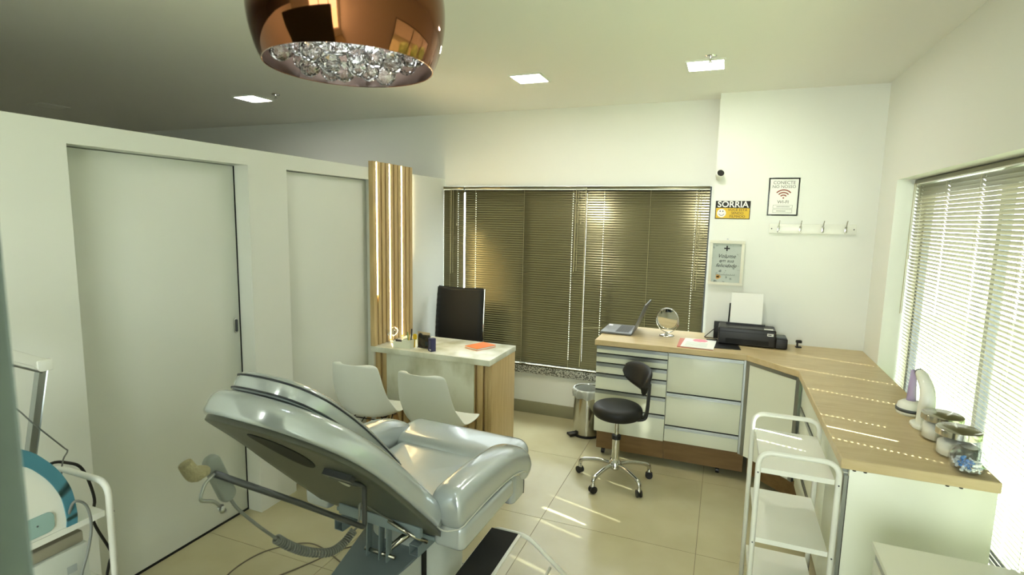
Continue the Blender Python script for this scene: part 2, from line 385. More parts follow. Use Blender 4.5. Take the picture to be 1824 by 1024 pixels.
# ------------------------------------------------------------------ blinds
def slat_mesh(name, W, holes, tilt, m, w=.0125, hole=.006, mid=.42):
    bm = B(); brk = [0.0]
    for hx in sorted(holes): brk += [hx - hole, hx + hole]
    brk.append(W); ws = [-w, -w * mid, w * mid, w]; ca, sa = math.cos(tilt), math.sin(tilt)
    def pt(x, q, up):
        n_ = .0016 * (1 - (q / w) ** 2) + (.00035 if up else -.00035)
        return (x, q * ca - n_ * sa, q * sa + n_ * ca)
    R = [[[bm.verts.new(pt(x, q, u)) for q in ws] for u in (1, 0)] for x in brk]
    for i in range(len(brk) - 1):
        hol = i % 2 == 1
        for u in (0, 1):
            for k in range(3):
                if hol and k == 1: continue
                f = (R[i][u][k], R[i][u][k + 1], R[i + 1][u][k + 1], R[i + 1][u][k]); bm.faces.new(f if u == 0 else f[::-1])
        for k in (0, 3): bm.faces.new((R[i][0][k], R[i + 1][0][k], R[i + 1][1][k], R[i][1][k]))
    for i in (0, len(brk) - 1): bm.faces.new(R[i][0] + R[i][1][::-1])
    me = bpy.data.meshes.new(name); bm.to_mesh(me); bm.free(); me.materials.append(m); return me
def blind(label, loc, rz, W, z0, z1, tilt, m, cords, wand=None, cordend=None, pitch=.0205):
    t = thing('venetian_blind', label, 'blind', (loc[0], loc[1], z1), rz, 'venetian blinds')
    H = z1 - z0
    obj('headrail', box(B(), 0, W, -.016, .016, -.028, 0, .002), m, t, world=False)
    obj('headrail_lip', box(B(), 0, W, .0165, .019, -.029, -.022), M_ENAMEL, t, world=False)
    obj('bottom_rail', box(B(), 0, W, -.013, .013, -H, -H + .014, .003), m, t, world=False)
    me = slat_mesh('slat', W, cords, tilt, m) if tilt > 0 else slat_mesh('slat', W, [c for c in cords if not (.3 * W < c < .7 * W)], tilt, m, hole=.0025, mid=.10); n = int((H - .052) / pitch)
    for k in range(n):
        o = bpy.data.objects.new('slat', me); COL.objects.link(o); o.parent = t; o.location = (0, 0, -.042 - k * pitch)
    for cx in cords:
        cb = B()
        for y in (-.0128, .0128): tube(cb, [(cx, y, -.02), (cx, y, -H + .01)], .0007, 5)
        for k in range(0, n): box(cb, cx - .0005, cx + .0005, -.0126, .0126, -.042 - k * pitch - .0045, -.042 - k * pitch - .0037)
        obj('ladder_cord', cb, M_CORD, t, world=False)
    if wand:
        wb = B(); tube(wb, [(wand[0], .024, -.02), (wand[0] + .004, .026, -wand[1])], .0022, 8); tube(wb, [(wand[0] - .02, .023, -.02), (wand[0] - .018, .024, -wand[1] + .006)], .0012, 6); obj('tilt_wand', wb, M_CORD, t, world=False)
    if cordend:
        wb = B(); tube(wb, [(cordend[0], .022, -.02), (cordend[0], .023, -cordend[1])], .0006, 5); lathe(wb, [(0, -cordend[1] - .016), (.0032, -cordend[1] - .014), (.0028, -cordend[1] + .004), (0, -cordend[1] + .005)], 8, (cordend[0], .023, 0)); obj('pull_cord', wb, M_CORD, t, world=False)
    return t
bz0, bz1 = WZ0 + .0002, WZ1 - .004; by = BY - .022
TB = math.radians(-62)
def back_blind(label, x0, x1, cords, wand, ce): return blind(label, (x1, by), PI, x1 - x0, bz0, bz1, TB, M_BLIND, [x1 - c for c in cords], wand and (x1 - wand[0], wand[1]), ce and (x1 - ce[0], ce[1]))
back_blind('narrow bronze venetian blind beside the white partition', LX + .002, -2.252, (-2.39, -2.31), (-2.372, .80), (-2.315, .34))
back_blind('bronze venetian blind behind the black office chair', -2.238, -1.1022, (-2.13, -1.66, -1.222), (-1.19, .72), (-1.145, .3))
b3 = back_blind('bronze venetian blind behind laptop and round mirror', -1.1015, -.135, (-.955, -.58, -.232), (-.215, .82), (-.165, .38))
wb = B(); tube(wb, smooth_path([(-1.106, by - .03, 2.02), (-1.103, by - .032, 1.4), (-1.100, by - .034, .9), (-1.112, by - .03, .5)]), .0035, 8); obj('hanging_cord', wb, M_CORD, b3)
wb = B(); tube(wb, [(-1.10, by - .033, .845), (-.93, by - .033, .862)], .0014, 6); obj('cord_tie', wb, M_CORD, b3)
rz0, rz1 = RWZ0 + .012, RWZ1 - .006; bx = 1.045
blind('open venetian blind at the sunlit window above the worktop', (bx, 2.446), PI / 2, 3.936 - 2.446, rz0, rz1, math.radians(42), M_BLINDR, [3.84 - 2.446, 3.43 - 2.446, 3.02 - 2.446, 2.60 - 2.446], (1.455, .8), (1.43, .45))
blind('open venetian blind cut off at the right edge of the picture', (bx, RWY0 + .01), PI / 2, 2.432 - RWY0 - .01, rz0, rz1, math.radians(42), M_BLINDR, [2.29 - RWY0, 1.9 - RWY0, 1.5 - RWY0])

# ------------------------------------------------------------------ ceiling lights and sprinklers
def ceil_light(x, y, label, lit=True, s=.1):
    t = thing('ceiling_light', label, 'ceiling light', (x, y, CZ), 0, 'square ceiling lights')
    b = B(); w = .012
    for a in ((-s - w, s + w, -s - w, -s), (-s - w, s + w, s, s + w), (-s - w, -s, -s, s), (s, s + w, -s, s)): box(b, a[0], a[1], a[2], a[3], -.008, 0)
    obj('frame', b, M_ENAMEL, t, world=False)
    obj('diffuser', box(B(), -s, s, -s, s, -.005, 0), M_LED if lit else M_CEIL, t, world=False)
ceil_light(-3.67, 3.48, 'lit square ceiling light over the far side of the partition')
ceil_light(-1.285, 3.525, 'lit square ceiling light above the reception desk')
ceil_light(-.177, 3.538, 'lit square ceiling light in front of the wall pier')
ceil_light(-5.8, 3.18, 'unlit square ceiling panel at the far left', False)
for x in (-1.6, -.2): ceil_light(x, -.7, 'lit square ceiling light behind the camera, ' + ('nearer the partition' if x < -1 else 'nearer the window wall'))
def sprinkler(x, y, label):
    t = thing('sprinkler', label, 'sprinkler', (x, y, CZ), 0, 'ceiling sprinklers')
    obj('rose', lathe(B(), [(0, -.006), (.03, -.006), (.034, 0)], 20), M_CHROME, t, world=False)
    b = B(); lathe(b, [(.006, -.03), (.006, -.005)], 10); lathe(b, [(.014, -.034), (.014, -.031)], 12)
    obj('head', b, M_CHROME, t, world=False)
sprinkler(-3.368, 3.417, 'small ceiling sprinkler beside the left light')
sprinkler(-.146, 3.371, 'small ceiling sprinkler beside the right light')

# ------------------------------------------------------------------ slatted column with led strips
sp = thing('slatted_column', 'tall oak slatted column with lit strips on the partition', 'wall panel', (LX, 3.362, DZ))
SY0, SY1, SZ1 = 3.362, 3.915, 2.162
obj('back_board', box(B(), LX, LX + .008, SY0, SY1, DZ, SZ1), M_WOOD, sp)
pitch = (SY1 - SY0) / 10
for k in range(10):
    y = SY0 + k * pitch
    obj('slat', box(B(), LX + .008, LX + .038, y, y + pitch - .017, DZ + .0005, SZ1 - .001, .0015), M_WOOD, sp)
for k, z0 in ((0, 1.17), (3, DZ + .02), (6, DZ + .02)):
    y = SY0 + (k + 1) * pitch - .017
    obj('led_strip', box(B(), LX + .0085, LX + .033, y + .002, y + .015, z0, SZ1 - .006), M_LEDW, sp)
obj('led_strip', box(B(), LX + .002, LX + .014, SY1 + .0005, SY1 + .008, 1.42, PZ - .02), M_LEDW, sp)

# ------------------------------------------------------------------ reception desk
dk = thing('reception_desk', 'marble topped reception desk with oak slats and end panel', 'desk', (-1.97, 3.6, 0))
DX0, DX1, DY0, DY1 = LX + .002, -1.476, 3.360, 3.868
obj('desk_top', box(B(), DX0, DX1 + .005, DY0, DY1, DZ - .042, DZ, .003), M_MARBLE, dk)
obj('end_panel', box(B(), DX1 - .03, DX1, DY0 + .055, DY1 - .003, 0, DZ - .042, .002), M_WOOD, dk)
obj('front_board', box(B(), DX0, DX1 - .03, DY0 + .085, DY0 + .1, 0, DZ - .042), M_WOOD, dk)
x = DX0
while x < DX1 - .05:
    obj('front_slat', box(B(), x, min(x + .045, DX1 - .031), DY0 + .058, DY0 + .085, 0.0005, DZ - .0425, .0015), M_WOOD, dk); x += .062
obj('marble_front', box(B(), -2.352, -1.612, DY0 + .046, DY0 + .0575, .30, DZ - .0425, .002), M_MARBLE, dk)

# ------------------------------------------------------------------ white shell chairs
def shell_chair(label, x, y, rz):
    t = thing('shell_chair', label, 'chair', (x, y, 0), rz, 'white shell chairs at the desk')
    prof = smooth_path([(0, .225, .425), (0, .20, .45), (0, .08, .437), (0, -.07, .432), (0, -.155, .465), (0, -.20, .55), (0, -.235, .68), (0, -.262, .80), (0, -.268, .828)], 4)
    n = len(prof); U = 16; bm = B(); G = []
    for i, p in enumerate(prof):
        v = i / (n - 1)
        w = .218 if v < .45 else .218 - .066 * ((v - .45) / .55) ** 1.4
        if v < .32: w *= (.32 + .68 * math.sqrt(max(0, 1 - ((.32 - v) / .32) ** 2.2)))
        if v > .90: w *= (.66 + .34 * math.sqrt(max(0, 1 - ((v - .90) / .10) ** 2)))
        back = min(1, max(0, (v - .38) / .2)); row = []
        for k in range(U + 1):
            u = -1 + 2 * k / U; c = abs(u) ** 2.6
            hump = math.exp(-((v - .5) / .16) ** 2)
            row.append(bm.verts.new((u * w, p.y + c * (.05 * back + .03 * hump), p.z + c * (.028 * (1 - back) * min(1, v / .25) + .05 * hump))))
        G.append(row)
    for a, b in zip(G, G[1:]):
        for k in range(U): bm.faces.new((a[k], a[k + 1], b[k + 1], b[k]))
    bmesh.ops.recalc_face_normals(bm, faces=bm.faces[:])
    s = obj('seat_shell', bm, M_SHELL, t, True, world=False); md = s.modifiers.new('thick', 'SOLIDIFY'); md.thickness = .007; md.offset = 0
    sd = s.modifiers.new('sub', 'SUBSURF'); sd.levels = sd.render_levels = 1
    tops = {}
    for sx in (-1, 1):
        for sy in (-1, 1):
            a = Vector((sx * .10, sy * .09 + .01, .395)); b = Vector((sx * .205, sy * .19, 0)); tops[sx, sy] = (a, b)
            obj('leg', tube(B(), [a, b], .014, 12, radii=[.018, .011]), M_LEGWOOD, t, world=False)
    wb = B()
    for (sx, sy), (a, b) in tops.items():
        m1 = a.lerp(b, .08); top = Vector((-sx * .12, sy * .12, .425)); low = a.lerp(b, .52)
        tube(wb, [low, Vector((-sx * .09, sy * .10, .42))], .0035, 6); tube(wb, [low, Vector((sx * .09, -sy * .10, .42))], .0035, 6)
        tube(wb, [a, Vector((sx * .12, sy * .12, .43))], .004, 6)
    tube(wb, [(-.1, -.1, .42), (.1, -.1, .42), (.1, .1, .42), (-.1, .1, .42)], .004, 6, closed=True)
    obj('wire_brace', wb, M_BLACK, t, world=False)
shell_chair('white shell chair nearest the partition, partly behind the other', -2.165, 2.985, math.radians(3))
shell_chair('white shell chair in front of the marble desk panel', -1.65, 2.975, math.radians(-2))

# ------------------------------------------------------------------ black office chair behind the desk
oc = thing('office_chair', 'black ribbed high back office chair behind the desk', 'chair', (-2.15, 4.06, 0), math.radians(2))
bm = B(); rows = 26; G = []
for i in range(rows + 1):
    v = i / rows; z = .50 + v * .645; y = .15 + .06 * v ** 1.6 + .0035 * math.cos(v * rows * PI)
    G.append([bm.verts.new((u * .222 * (1 - .04 * max(0, v - .9) / .1), y - .012 * (1 - u * u), z + .006 * abs(u))) for u in [-1 + k / 5 for k in range(11)]])
for a, b in zip(G, G[1:]):
    for k in range(10): bm.faces.new((a[k], a[k + 1], b[k + 1], b[k]))
s = obj('backrest', bm, M_BLKVINYL, oc, True, world=False); md = s.modifiers.new('thick', 'SOLIDIFY'); md.thickness = .022; md.offset = 0
fb = B()
for sx in (-1, 1): tube(fb, smooth_path([(sx * .23, -.2, .47), (sx * .23, .08, .46), (sx * .23, .155, .55), (sx * .23, .18, .85), (sx * .226, .213, 1.145)], 5), .009, 8)
obj('side_rail', fb, M_CHROME, oc, world=False)
bm = B(); cushion(bm, rrect(-.22, .22, -.24, .14, .05), .05, .02, lambda a, b, c: (a, b, c + .43)); obj('seat', bm, M_BLKVINYL, oc, True, world=False)
for sx in (-1, 1):
    obj('armrest', tube(B(), fillet([(sx * .24, -.16, .47), (sx * .275, -.16, .665), (sx * .275, .07, .665), (sx * .24, .16, .64)], .06), .013, 10), M_CHROME, oc, world=False)
    ab = B(); cushion(ab, rrect(-.026, .026, -.13, .08, .02), .02, .008, lambda a, b, c: (a + sx * .275, b, c + .672)); obj('arm_pad', ab, M_BLACK, oc, True, world=False)
obj('gas_lift', lathe(B(), [(.028, .09), (.028, .28), (.016, .28), (.016, .43)], 16), M_CHROME, oc, world=False)
for k in range(5):
    a = 2 * PI * k / 5; d = Vector((math.cos(a), math.sin(a), 0)); l = obj('base_leg', tube(B(), [d * .02 + Vector((0, 0, .12)), d * .28 + Vector((0, 0, .075))], .018, 8, radii=[.024, .013]), M_CHROME, oc, world=False)
    cb = B(); p = d * .28; t_ = Vector((-d.y, d.x, 0))
    for sgn in (-1, 1): tube(cb, [p + t_ * (.008 * sgn) + Vector((0, 0, .027)), p + t_ * (.022 * sgn) + Vector((0, 0, .027))], .027, 14)
    tube(cb, [p + Vector((0, 0, .03)), p + Vector((0, 0, .08))], .006, 8); obj('caster', cb, M_BLACK, l, world=False)

# ------------------------------------------------------------------ desk objects
def at(name, bm, m, label, cat, group=None, smooth=35): return tag(obj(name, bm, m, None, smooth), label, cat, group)
gb = thing('glass_goblet', 'ribbed clear glass goblet on the left end of the marble desk', 'goblet', (-2.385, 3.53, DZ))
bm = B(); lathe(bm, [(0, 0), (.036, 0), (.034, .005), (.012, .012), (.008, .03), (.014, .04), (.036, .055), (.054, .08), (.058, .112), (.0545, .112), (.05, .082), (.033, .06), (.012, .048), (0, .047)], 24)
for v in bm.verts:
    r = math.hypot(v.co.x, v.co.y)
    if r > .03 and v.co.z > .05: f = 1 + .03 * math.cos(12 * math.atan2(v.co.y, v.co.x)); v.co.x *= f; v.co.y *= f
obj('bowl', bm, M_CUT, gb, True, world=False)
ch_ = thing('card_holder', 'white desk organiser with a cup and a low card tray', 'organiser', (-2.21, 3.437, DZ), math.radians(4))
def tray(x0, x1, y0, y1, h, w=.003):
    b = B(); box(b, x0, x1, y0, y1, 0, w); box(b, x0, x1, y0, y0 + w, w, h); box(b, x0, x1, y1 - w, y1, w, h); box(b, x0, x0 + w, y0 + w, y1 - w, w, h); box(b, x1 - w, x1, y0 + w, y1 - w, w, h); return b
obj('card_tray', tray(-.082, -.006, -.03, .03, .048), M_WHITE, ch_, world=False)
obj('pen_cup', tray(-.005, .068, -.035, .035, .066), M_WHITE, ch_, world=False)
at('business_card_stack', box(B(), -2.282, -2.226, 3.425, 3.448, DZ + .0035, DZ + .058), M_GREYD, 'stack of dark business cards in the white tray', 'cards')
def pen(x, y, dx_, dy_, L, r, m, label, cat='pen'):
    b = B(); d = Vector((dx_, dy_, 1)).normalized(); p = Vector((x, y, DZ + .006)); tube(b, [p, p + d * L * .96, p + d * L], r, 8, radii=[r, r, r * .5]); at('pen', b, m, label, cat, 'pens in the white cup')
pen(-2.175, 3.440, -.13, .05, .115, .0042, MATS['hedge_leaf'], 'dark green pen leaning left in the white cup')
pen(-2.172, 3.425, .10, .05, .110, .0038, M_YELLOW, 'yellow green pen crossing the cup')
pen(-2.162, 3.445, .03, .08, .140, .0055, M_BLACK, 'black marker standing tallest in the white cup')
b = B(); cushion(b, rrect(-.016, .016, -.022, .022, .013), .014, .006, lambda a, c, z: (-2.132 + a, 3.452 + z, DZ + .086 + c)); tube(b, [(-2.136, 3.458, DZ + .005), (-2.133, 3.458, DZ + .07)], .004, 8)
at('toy_pen', b, M_YELLOW, 'chunky yellow topped pen at the right of the cup', 'pen', 'pens in the white cup')
fs = thing('flyer_stand', 'clear acrylic stand holding a beige flyer on the marble desk', 'flyer stand', (-2.065, 3.475, DZ), math.radians(-8))
b = B(); box(b, -.062, .062, -.002, .0, 0, .105); box(b, -.062, .062, .004, .006, 0, .12); box(b, -.062, .062, -.004, .03, 0, .002); obj('holder', b, M_ACRYL, fs, world=False)
obj('flyer', box(B(), -.058, .058, .0008, .0028, .003, .125), mat('flyer_beige', rgb(196, 178, 148), .6, noise=(18, rgb(120, 100, 80), .38, .5)), fs, world=False)
obj('flyer_panel', box(B(), .012, .045, .0002, .0009, .022, .056), M_PAPER, fs, world=False)
b = B(); lathe(b, [(0, 0), (.02, 0), (.02, .0006), (0, .0006)], 20); b.transform(Matrix.Translation((-.03, .0004, .095)) @ Matrix.Rotation(PI / 2, 4, 'X')); obj('flyer_seal', b, M_GREYD, fs, world=False)
nb = thing('product_box', 'narrow navy blue box standing on the desk edge', 'box', (-1.968, 3.428, DZ), math.radians(-30))
obj('carton', box(B(), -.022, .022, -.02, .02, 0, .098, .001), M_NAVY, nb, world=False)
obj('print_lines', box(B(), -.004, .012, -.0206, -.02, .028, .08), mat('navy_print', rgb(96, 96, 128), .5), nb, world=False)
obj('white_band', box(B(), -.003, .019, -.0206, -.02, .008, .018), M_PAPER, nb, world=False)
ob_ = thing('orange_notebook', 'orange notebook lying on the marble desk top', 'notebook', (-1.695, 3.69, DZ), math.radians(-22))
obj('cover', box(B(), -.07, .07, -.098, .098, 0, .003, .001), M_ORANGE, ob_, world=False); obj('pages', box(B(), -.066, .068, -.095, .095, .0032, .0135), M_PAPER, ob_, world=False); obj('cover', box(B(), -.07, .07, -.098, .098, .0137, .0167, .001), M_ORANGE, ob_, world=False)

# ------------------------------------------------------------------ fitted cabinets and worktop
wt_poly = [(-.842, 3.8375), (.180, 3.8375), (.457, 3.548), (.459, 2.2565), (RX - .002, 2.2565), (RX - .002, PY - .001), (-.105, PY - .001), (-.105, 4.468), (-.842, 4.468)]
bm = prism(B(), wt_poly, WT - .04, WT); bmesh.ops.bevel(bm, geom=bm.edges[:], offset=.0025, segments=1, affect='EDGES')
at('worktop', bm, M_TOPWOOD, 'long pale oak worktop turning the corner under the window', 'worktop')
CF_ = 3.862; TZ = WT - .0405; BZ = .20
def front_unit(t, x0, x1, rows, fy):
    """drawer fronts with aluminium grip strips, rows = (top z of strip, bottom z of front)"""
    for zt, zb in rows:
        d = obj('drawer', box(B(), x0 + .002, x1 - .002, fy, fy + .018, zb + .004, zt - .026, .001), M_WHITE, t)
        g = B(); box(g, x0 + .002, x1 - .002, fy - .004, fy + .016, zt - .0255, zt - .004); box(g, x0 + .002, x1 - .002, fy - .008, fy - .0045, zt - .0255, zt - .016); obj('grip_profile', g, M_ALU, d)
        obj('drawer_gap_shade', box(B(), x0 + .002, x1 - .002, fy + .004, fy + .017, zt - .0035, zt + .0035), M_DARK, d)  # dark strip in place of the shade between drawer fronts
def plinth(t, x0, x1): obj('plinth', box(B(), x0, x1, 3.905, 3.925, .055, BZ - .001), M_KICK, t)
def casters(t, pts):
    for x, y in pts:
        b = B(); tube(b, [(x - .012, y, .022), (x + .012, y, .022)], .022, 12); tube(b, [(x, y, .03), (x, y, .056)], .008, 8); obj('caster', b, M_BLACK, t)
c1 = thing('drawer_cabinet', 'six drawer white cabinet under the laptop', 'cabinet', (-.58, 4.15, 0), 0, 'white cabinets under the worktop')
obj('carcass', box(B(), -.832, -.323, CF_ + .0185, 4.44, BZ, TZ, .001), M_WHITE, c1)
front_unit(c1, -.832, -.323, ((.8555, .797), (.797, .727), (.727, .646), (.646, .522), (.522, .392), (.392, .197)), CF_)
plinth(c1, -.815, -.323); casters(c1, ((-.77, 3.95), (-.4, 4.3), (-.77, 4.3)))
c2 = thing('drawer_cabinet', 'white cabinet with two deep drawers under the mirror and papers', 'cabinet', (-.07, 4.1, 0), 0, 'white cabinets under the worktop')
obj('carcass', box(B(), -.321, .170, CF_ + .0185, PY - .003, BZ, TZ, .001), M_WHITE, c2)
front_unit(c2, -.321, .170, ((.8555, .568), (.568, .326), (.326, .203)), CF_)
obj('edge_profile', box(B(), .1705, .188, CF_ - .002, CF_ + .02, BZ, TZ), M_ALU, c2); plinth(c2, -.321, .21); casters(c2, ((-.25, 4.25), (.05, 3.95)))
c3 = thing('corner_cabinet', 'white corner cabinet with an angled door', 'cabinet', (.5, 4.0, 0), 0, 'white cabinets under the worktop')
A_ = Vector((.190, 3.860, 0)); B_ = Vector((.476, 3.560, 0)); du = (B_ - A_).normalized(); dn_ = Vector((du.y, -du.x, 0))
if dn_.x > 0: dn_ = -dn_
bm = prism(B(), [(.1905, 3.885), (.495, 3.575), (RX - .004, 3.575), (RX - .004, PY - .003), (.1905, PY - .003)], BZ, TZ); obj('carcass', bm, M_WHITE, c3)
L_ = (B_ - A_).length; mid = (A_ + B_) / 2
bm = obb(B(), mid - dn_ * .002 + Vector((0, 0, (BZ + TZ) / 2 - .012)), du * (L_ / 2 - .028), dn_ * .009, Vector((0, 0, (TZ - BZ) / 2 - .014)), .001); dd = obj('door', bm, M_WHITE, c3)
obj('grip_profile', obb(B(), mid + dn_ * .002 + Vector((0, 0, TZ - .014)), du * (L_ / 2 - .028), dn_ * .01, Vector((0, 0, .011))), M_ALU, dd)
for sgn in (-1, 1): obj('edge_profile', obb(B(), mid + du * (sgn * (L_ / 2 - .014)) + dn_ * .001 + Vector((0, 0, (BZ + TZ) / 2)), du * .0125, dn_ * .01, Vector((0, 0, (TZ - BZ) / 2))), M_ALU, c3)
obj('plinth', obb(B(), mid - dn_ * .045 + Vector((.02, .02, (.055 + BZ) / 2)), du * (L_ / 2 + .0), dn_ * .01, Vector((0, 0, (BZ - .057) / 2))), M_KICK, c3); casters(c3, ((.55, 3.75),))
SX = .478
def side_unit(t, y0, y1, rows):
    for zt, zb in rows:
        d = obj('drawer', box(B(), SX, SX + .018, y0 + .002, y1 - .002, zb + .004, zt - .026, .001), M_WHITE, t)
        g = B(); box(g, SX - .004, SX + .016, y0 + .002, y1 - .002, zt - .0255, zt - .004); obj('grip_profile', g, M_ALU, d)
c4 = thing('drawer_cabinet', 'white drawer cabinet hidden behind the trolley on the window side', 'cabinet', (.7, 3.2, 0), 0, 'white cabinets under the worktop')
obj('carcass', box(B(), SX + .0185, RX - .004, 2.95, 3.50, BZ, TZ, .001), M_WHITE, c4)
side_unit(c4, 2.95, 3.50, ((.857, .70), (.70, .54), (.54, .38), (.38, .203))); obj('wood_filler', box(B(), SX + .01, SX + .03, 3.502, 3.545, BZ, TZ), M_KICK, c4)
obj('plinth', box(B(), .54, .56, 2.95, 3.56, .055, BZ - .001), M_KICK, c4); casters(c4, ((.6, 3.1), (.6, 3.45)))
c5 = thing('end_cabinet', 'white cabinet with the tall side panel facing the camera', 'cabinet', (.7, 2.6, 0), 0, 'white cabinets under the worktop')
obj('carcass', box(B(), SX + .0185, RX - .004, 2.292, 2.948, BZ, TZ, .001), M_WHITE, c5)
obj('side_panel', box(B(), SX + .013, RX - .004, 2.272, 2.290, .0, TZ, .001), M_WHITE, c5)
obj('door', box(B(), SX, SX + .018, 2.295, 2.62, BZ + .003, TZ - .026, .001), M_WHITE, c5); obj('door', box(B(), SX, SX + .018, 2.624, 2.946, BZ + .003, TZ - .026, .001), M_WHITE, c5)
obj('grip_profile', box(B(), SX - .004, SX + .016, 2.295, 2.946, TZ - .0255, TZ - .002), M_ALU, c5)
obj('edge_strip', box(B(), SX - .002, SX + .0125, 2.272, 2.2945, .0, TZ - .03), M_ALU, c5); obj('edge_seal', box(B(), SX + .0105, SX + .0128, 2.2712, 2.272, .0, TZ - .03), M_DARK, c5)  # thin dark line painting the gap shade at the panel edge
obj('plinth', box(B(), .54, .56, 2.292, 2.948, .055, BZ - .001), M_KICK, c5)
for x in (.505, .54, .79, .83):
    b = B(); lathe(b, [(0, -.004), (.006, -.004), (.006, 0), (0, 0)], 10, (x, 2.266, TZ - .001)); obj('screw_cap', b, M_BLACK, c5)
# low cabinet at the lower right corner
c6 = thing('low_cabinet', 'low white drawer cabinet in the lower right corner', 'cabinet', (.72, 1.7, 0))
LZ = .75
obj('top', box(B(), .508, RX - .012, 1.30, 1.963, LZ - .018, LZ, .001), M_WHITE, c6); obj('carcass', box(B(), .535, RX - .012, 1.32, 1.955, .06, LZ - .0185), M_WHITE, c6)
for k in range(4):
    zt = LZ - .022 - k * .165
    d = obj('drawer', box(B(), .512, .534, 1.33, 1.945, zt - .155, zt - .03, .001), M_WHITE, c6); obj('grip_profile', box(B(), .516, .5335, 1.33, 1.945, zt - .0295, zt - .004), M_ALU, d)
obj('plinth', box(B(), .56, .9, 1.36, 1.93, 0, .0595), M_KICK, c6)

# ------------------------------------------------------------------ worktop objects
lp = thing('laptop', 'open grey laptop turned sideways on the worktop corner', 'laptop', (-.735, 4.235, WT), 0)
obj('base', box(B(), -.118, .118, -.165, .165, .004, .020, .004), mat('laptop_grey', rgb(112, 114, 116), .4, metal=.4), lp, world=False)
obj('keyboard', box(B(), -.01, .095, -.14, .14, .0202, .0212), M_BLACK, lp, world=False)
obj('touchpad', box(B(), -.095, -.03, -.05, .05, .0202, .0207), MATS['laptop_grey'], lp, world=False); obj('sticker', box(B(), -.105, -.075, .09, .135, .0202, .0207), M_PAPER, lp, world=False)
kb = B()
for r in range(5):
    for k in range(12): box(kb, -.006 + r * .02, .010 + r * .02, -.134 + k * .0225, -.116 + k * .0225, .0213, .0225)
kk = obj('keys', kb, M_BLACK, lp, world=False); kk['kind'] = 'stuff'
sb_ = B(); obb(sb_, (.166, 0, .132), Vector((.044, 0, .112)), Vector((0, .165, 0)), Vector((.0035, 0, -.0014))); sc_ = obj('screen', sb_, MATS['laptop_grey'], lp, world=False)
sb_ = B(); obb(sb_, (.1622, 0, .134), Vector((.040, 0, .102)), Vector((0, .153, 0)), Vector((.0006, 0, -.00024))); obj('display', sb_, M_BLACK, sc_, world=False)
b = B()
for y in (-.14, .14):
    for x in (-.1, .1): box(b, x - .008, x + .008, y - .008, y + .008, 0, .004)
obj('rubber_foot', b, M_BLACK, lp, world=False)
mr = thing('round_mirror', 'round chrome tabletop mirror on the worktop', 'mirror', (-.372, 4.215, WT), math.radians(-12))
obj('foot', lathe(B(), [(0, 0), (.055, 0), (.056, .004), (.04, .009), (.012, .016), (.008, .03), (0, .03)], 28), M_CHROME, mr, True, world=False)
obj('fork', tube(B(), smooth_path([(-.087, 0, .13), (-.082, 0, .09), (-.05, 0, .045), (0, 0, .028), (.05, 0, .045), (.082, 0, .09), (.087, 0, .13)], 5), .0035, 8), M_CHROME, mr, world=False)
RT = Matrix.Translation((0, 0, .132)) @ Matrix.Rotation(math.radians(4), 4, 'X') @ Matrix.Rotation(PI / 2, 4, 'X')
b = B(); lathe(b, [(.076, -.006), (.083, -.006), (.085, 0), (.083, .006), (.076, .006), (.076, -.006)], 40, cap=False); b.transform(RT); obj('rim', b, M_CHROME, mr, True, world=False)
b = B(); lathe(b, [(0, -.004), (.0765, -.004), (.0765, .004), (0, .004)], 40); b.transform(RT); obj('mirror_glass', b, mat('mirror_glass', rgb(225, 225, 220), .01, metal=1), mr, world=False)
at('red_folder', box(B(), -.268, -.03, 3.866, 4.150, WT, WT + .006), mat('folder_red', rgb(196, 110, 96), .5), 'thin red folder under the white papers', 'folder')
pp = thing('paper_sheets', 'white printed sheets with a pink flower on the red folder', 'papers', (-.13, 4.0, WT + .0062), math.radians(-3))
obj('sheet', box(B(), -.108, .108, -.14, .15, 0, .004), M_PAPER, pp, world=False)
for k in range(5): obj('text_line', box(B(), -.085, .06, -.095 + k * .028, -.089 + k * .028, .0041, .0044), mat('ink_pale', rgb(176, 196, 182), .7), pp, world=False)
b = B()
for k in range(8):
    a = 2 * PI * k / 8; lathe(b, [(0, 0), (.02, 0), (.02, .0005), (0, .0005)], 10, (.0 + .033 * math.cos(a), .10 + .03 * math.sin(a), .0041 + .00002 * k))
lathe(b, [(0, 0), (.026, 0), (.026, .0007), (0, .0007)], 12, (0, .1, .0042)); obj('flower_print', b, M_PINK, pp, world=False)
at('black_clipboard', obb(B(), (-.045, 4.07, WT + .0025), Vector((.10, .012, 0)), Vector((-.016, .14, 0)), (0, 0, .0024)), M_BLACK, 'black clipboard sticking out beside the printed papers', 'clipboard')
bpy.data.objects['black_clipboard'].location = (.075, .02, 0)
pr = thing('printer', 'black inkjet printer with side ink tank on the worktop', 'printer', (.175, 4.178, WT))
bm = B(); cushion(bm, rrect(-.182, .195, -.085, .105, .012), .125, .012, lambda a, c, z: (a, c, z + .004)); obj('body', bm, M_BLACK, pr, 40, world=False)
obj('lid_seam', box(B(), -.1825, .1955, -.0858, .106, .098, .101), M_DARK, pr, world=False); obj('front_slot', box(B(), -.13, .15, -.0862, -.085, .018, .05), M_DARK, pr, world=False)
bm = B(); cushion(bm, rrect(.193, .27, -.08, .09, .01), .072, .008, lambda a, c, z: (a, c, z + .004)); obj('ink_tank', bm, M_BLACK, pr, 40, world=False)
obj('tank_window', box(B(), .2, .262, -.06, .03, .0765, .082), M_GREYD, pr, world=False)
obj('sticker', box(B(), .118, .175, -.07, -.03, .1291, .1297), M_PAPER, pr, world=False); obj('front_label', box(B(), .138, .178, -.0858, -.085, .088, .106), M_PAPER, pr, world=False); obj('label_print', box(B(), .143, .165, -.0861, -.0858, .094, .1), M_INK, pr, world=False)
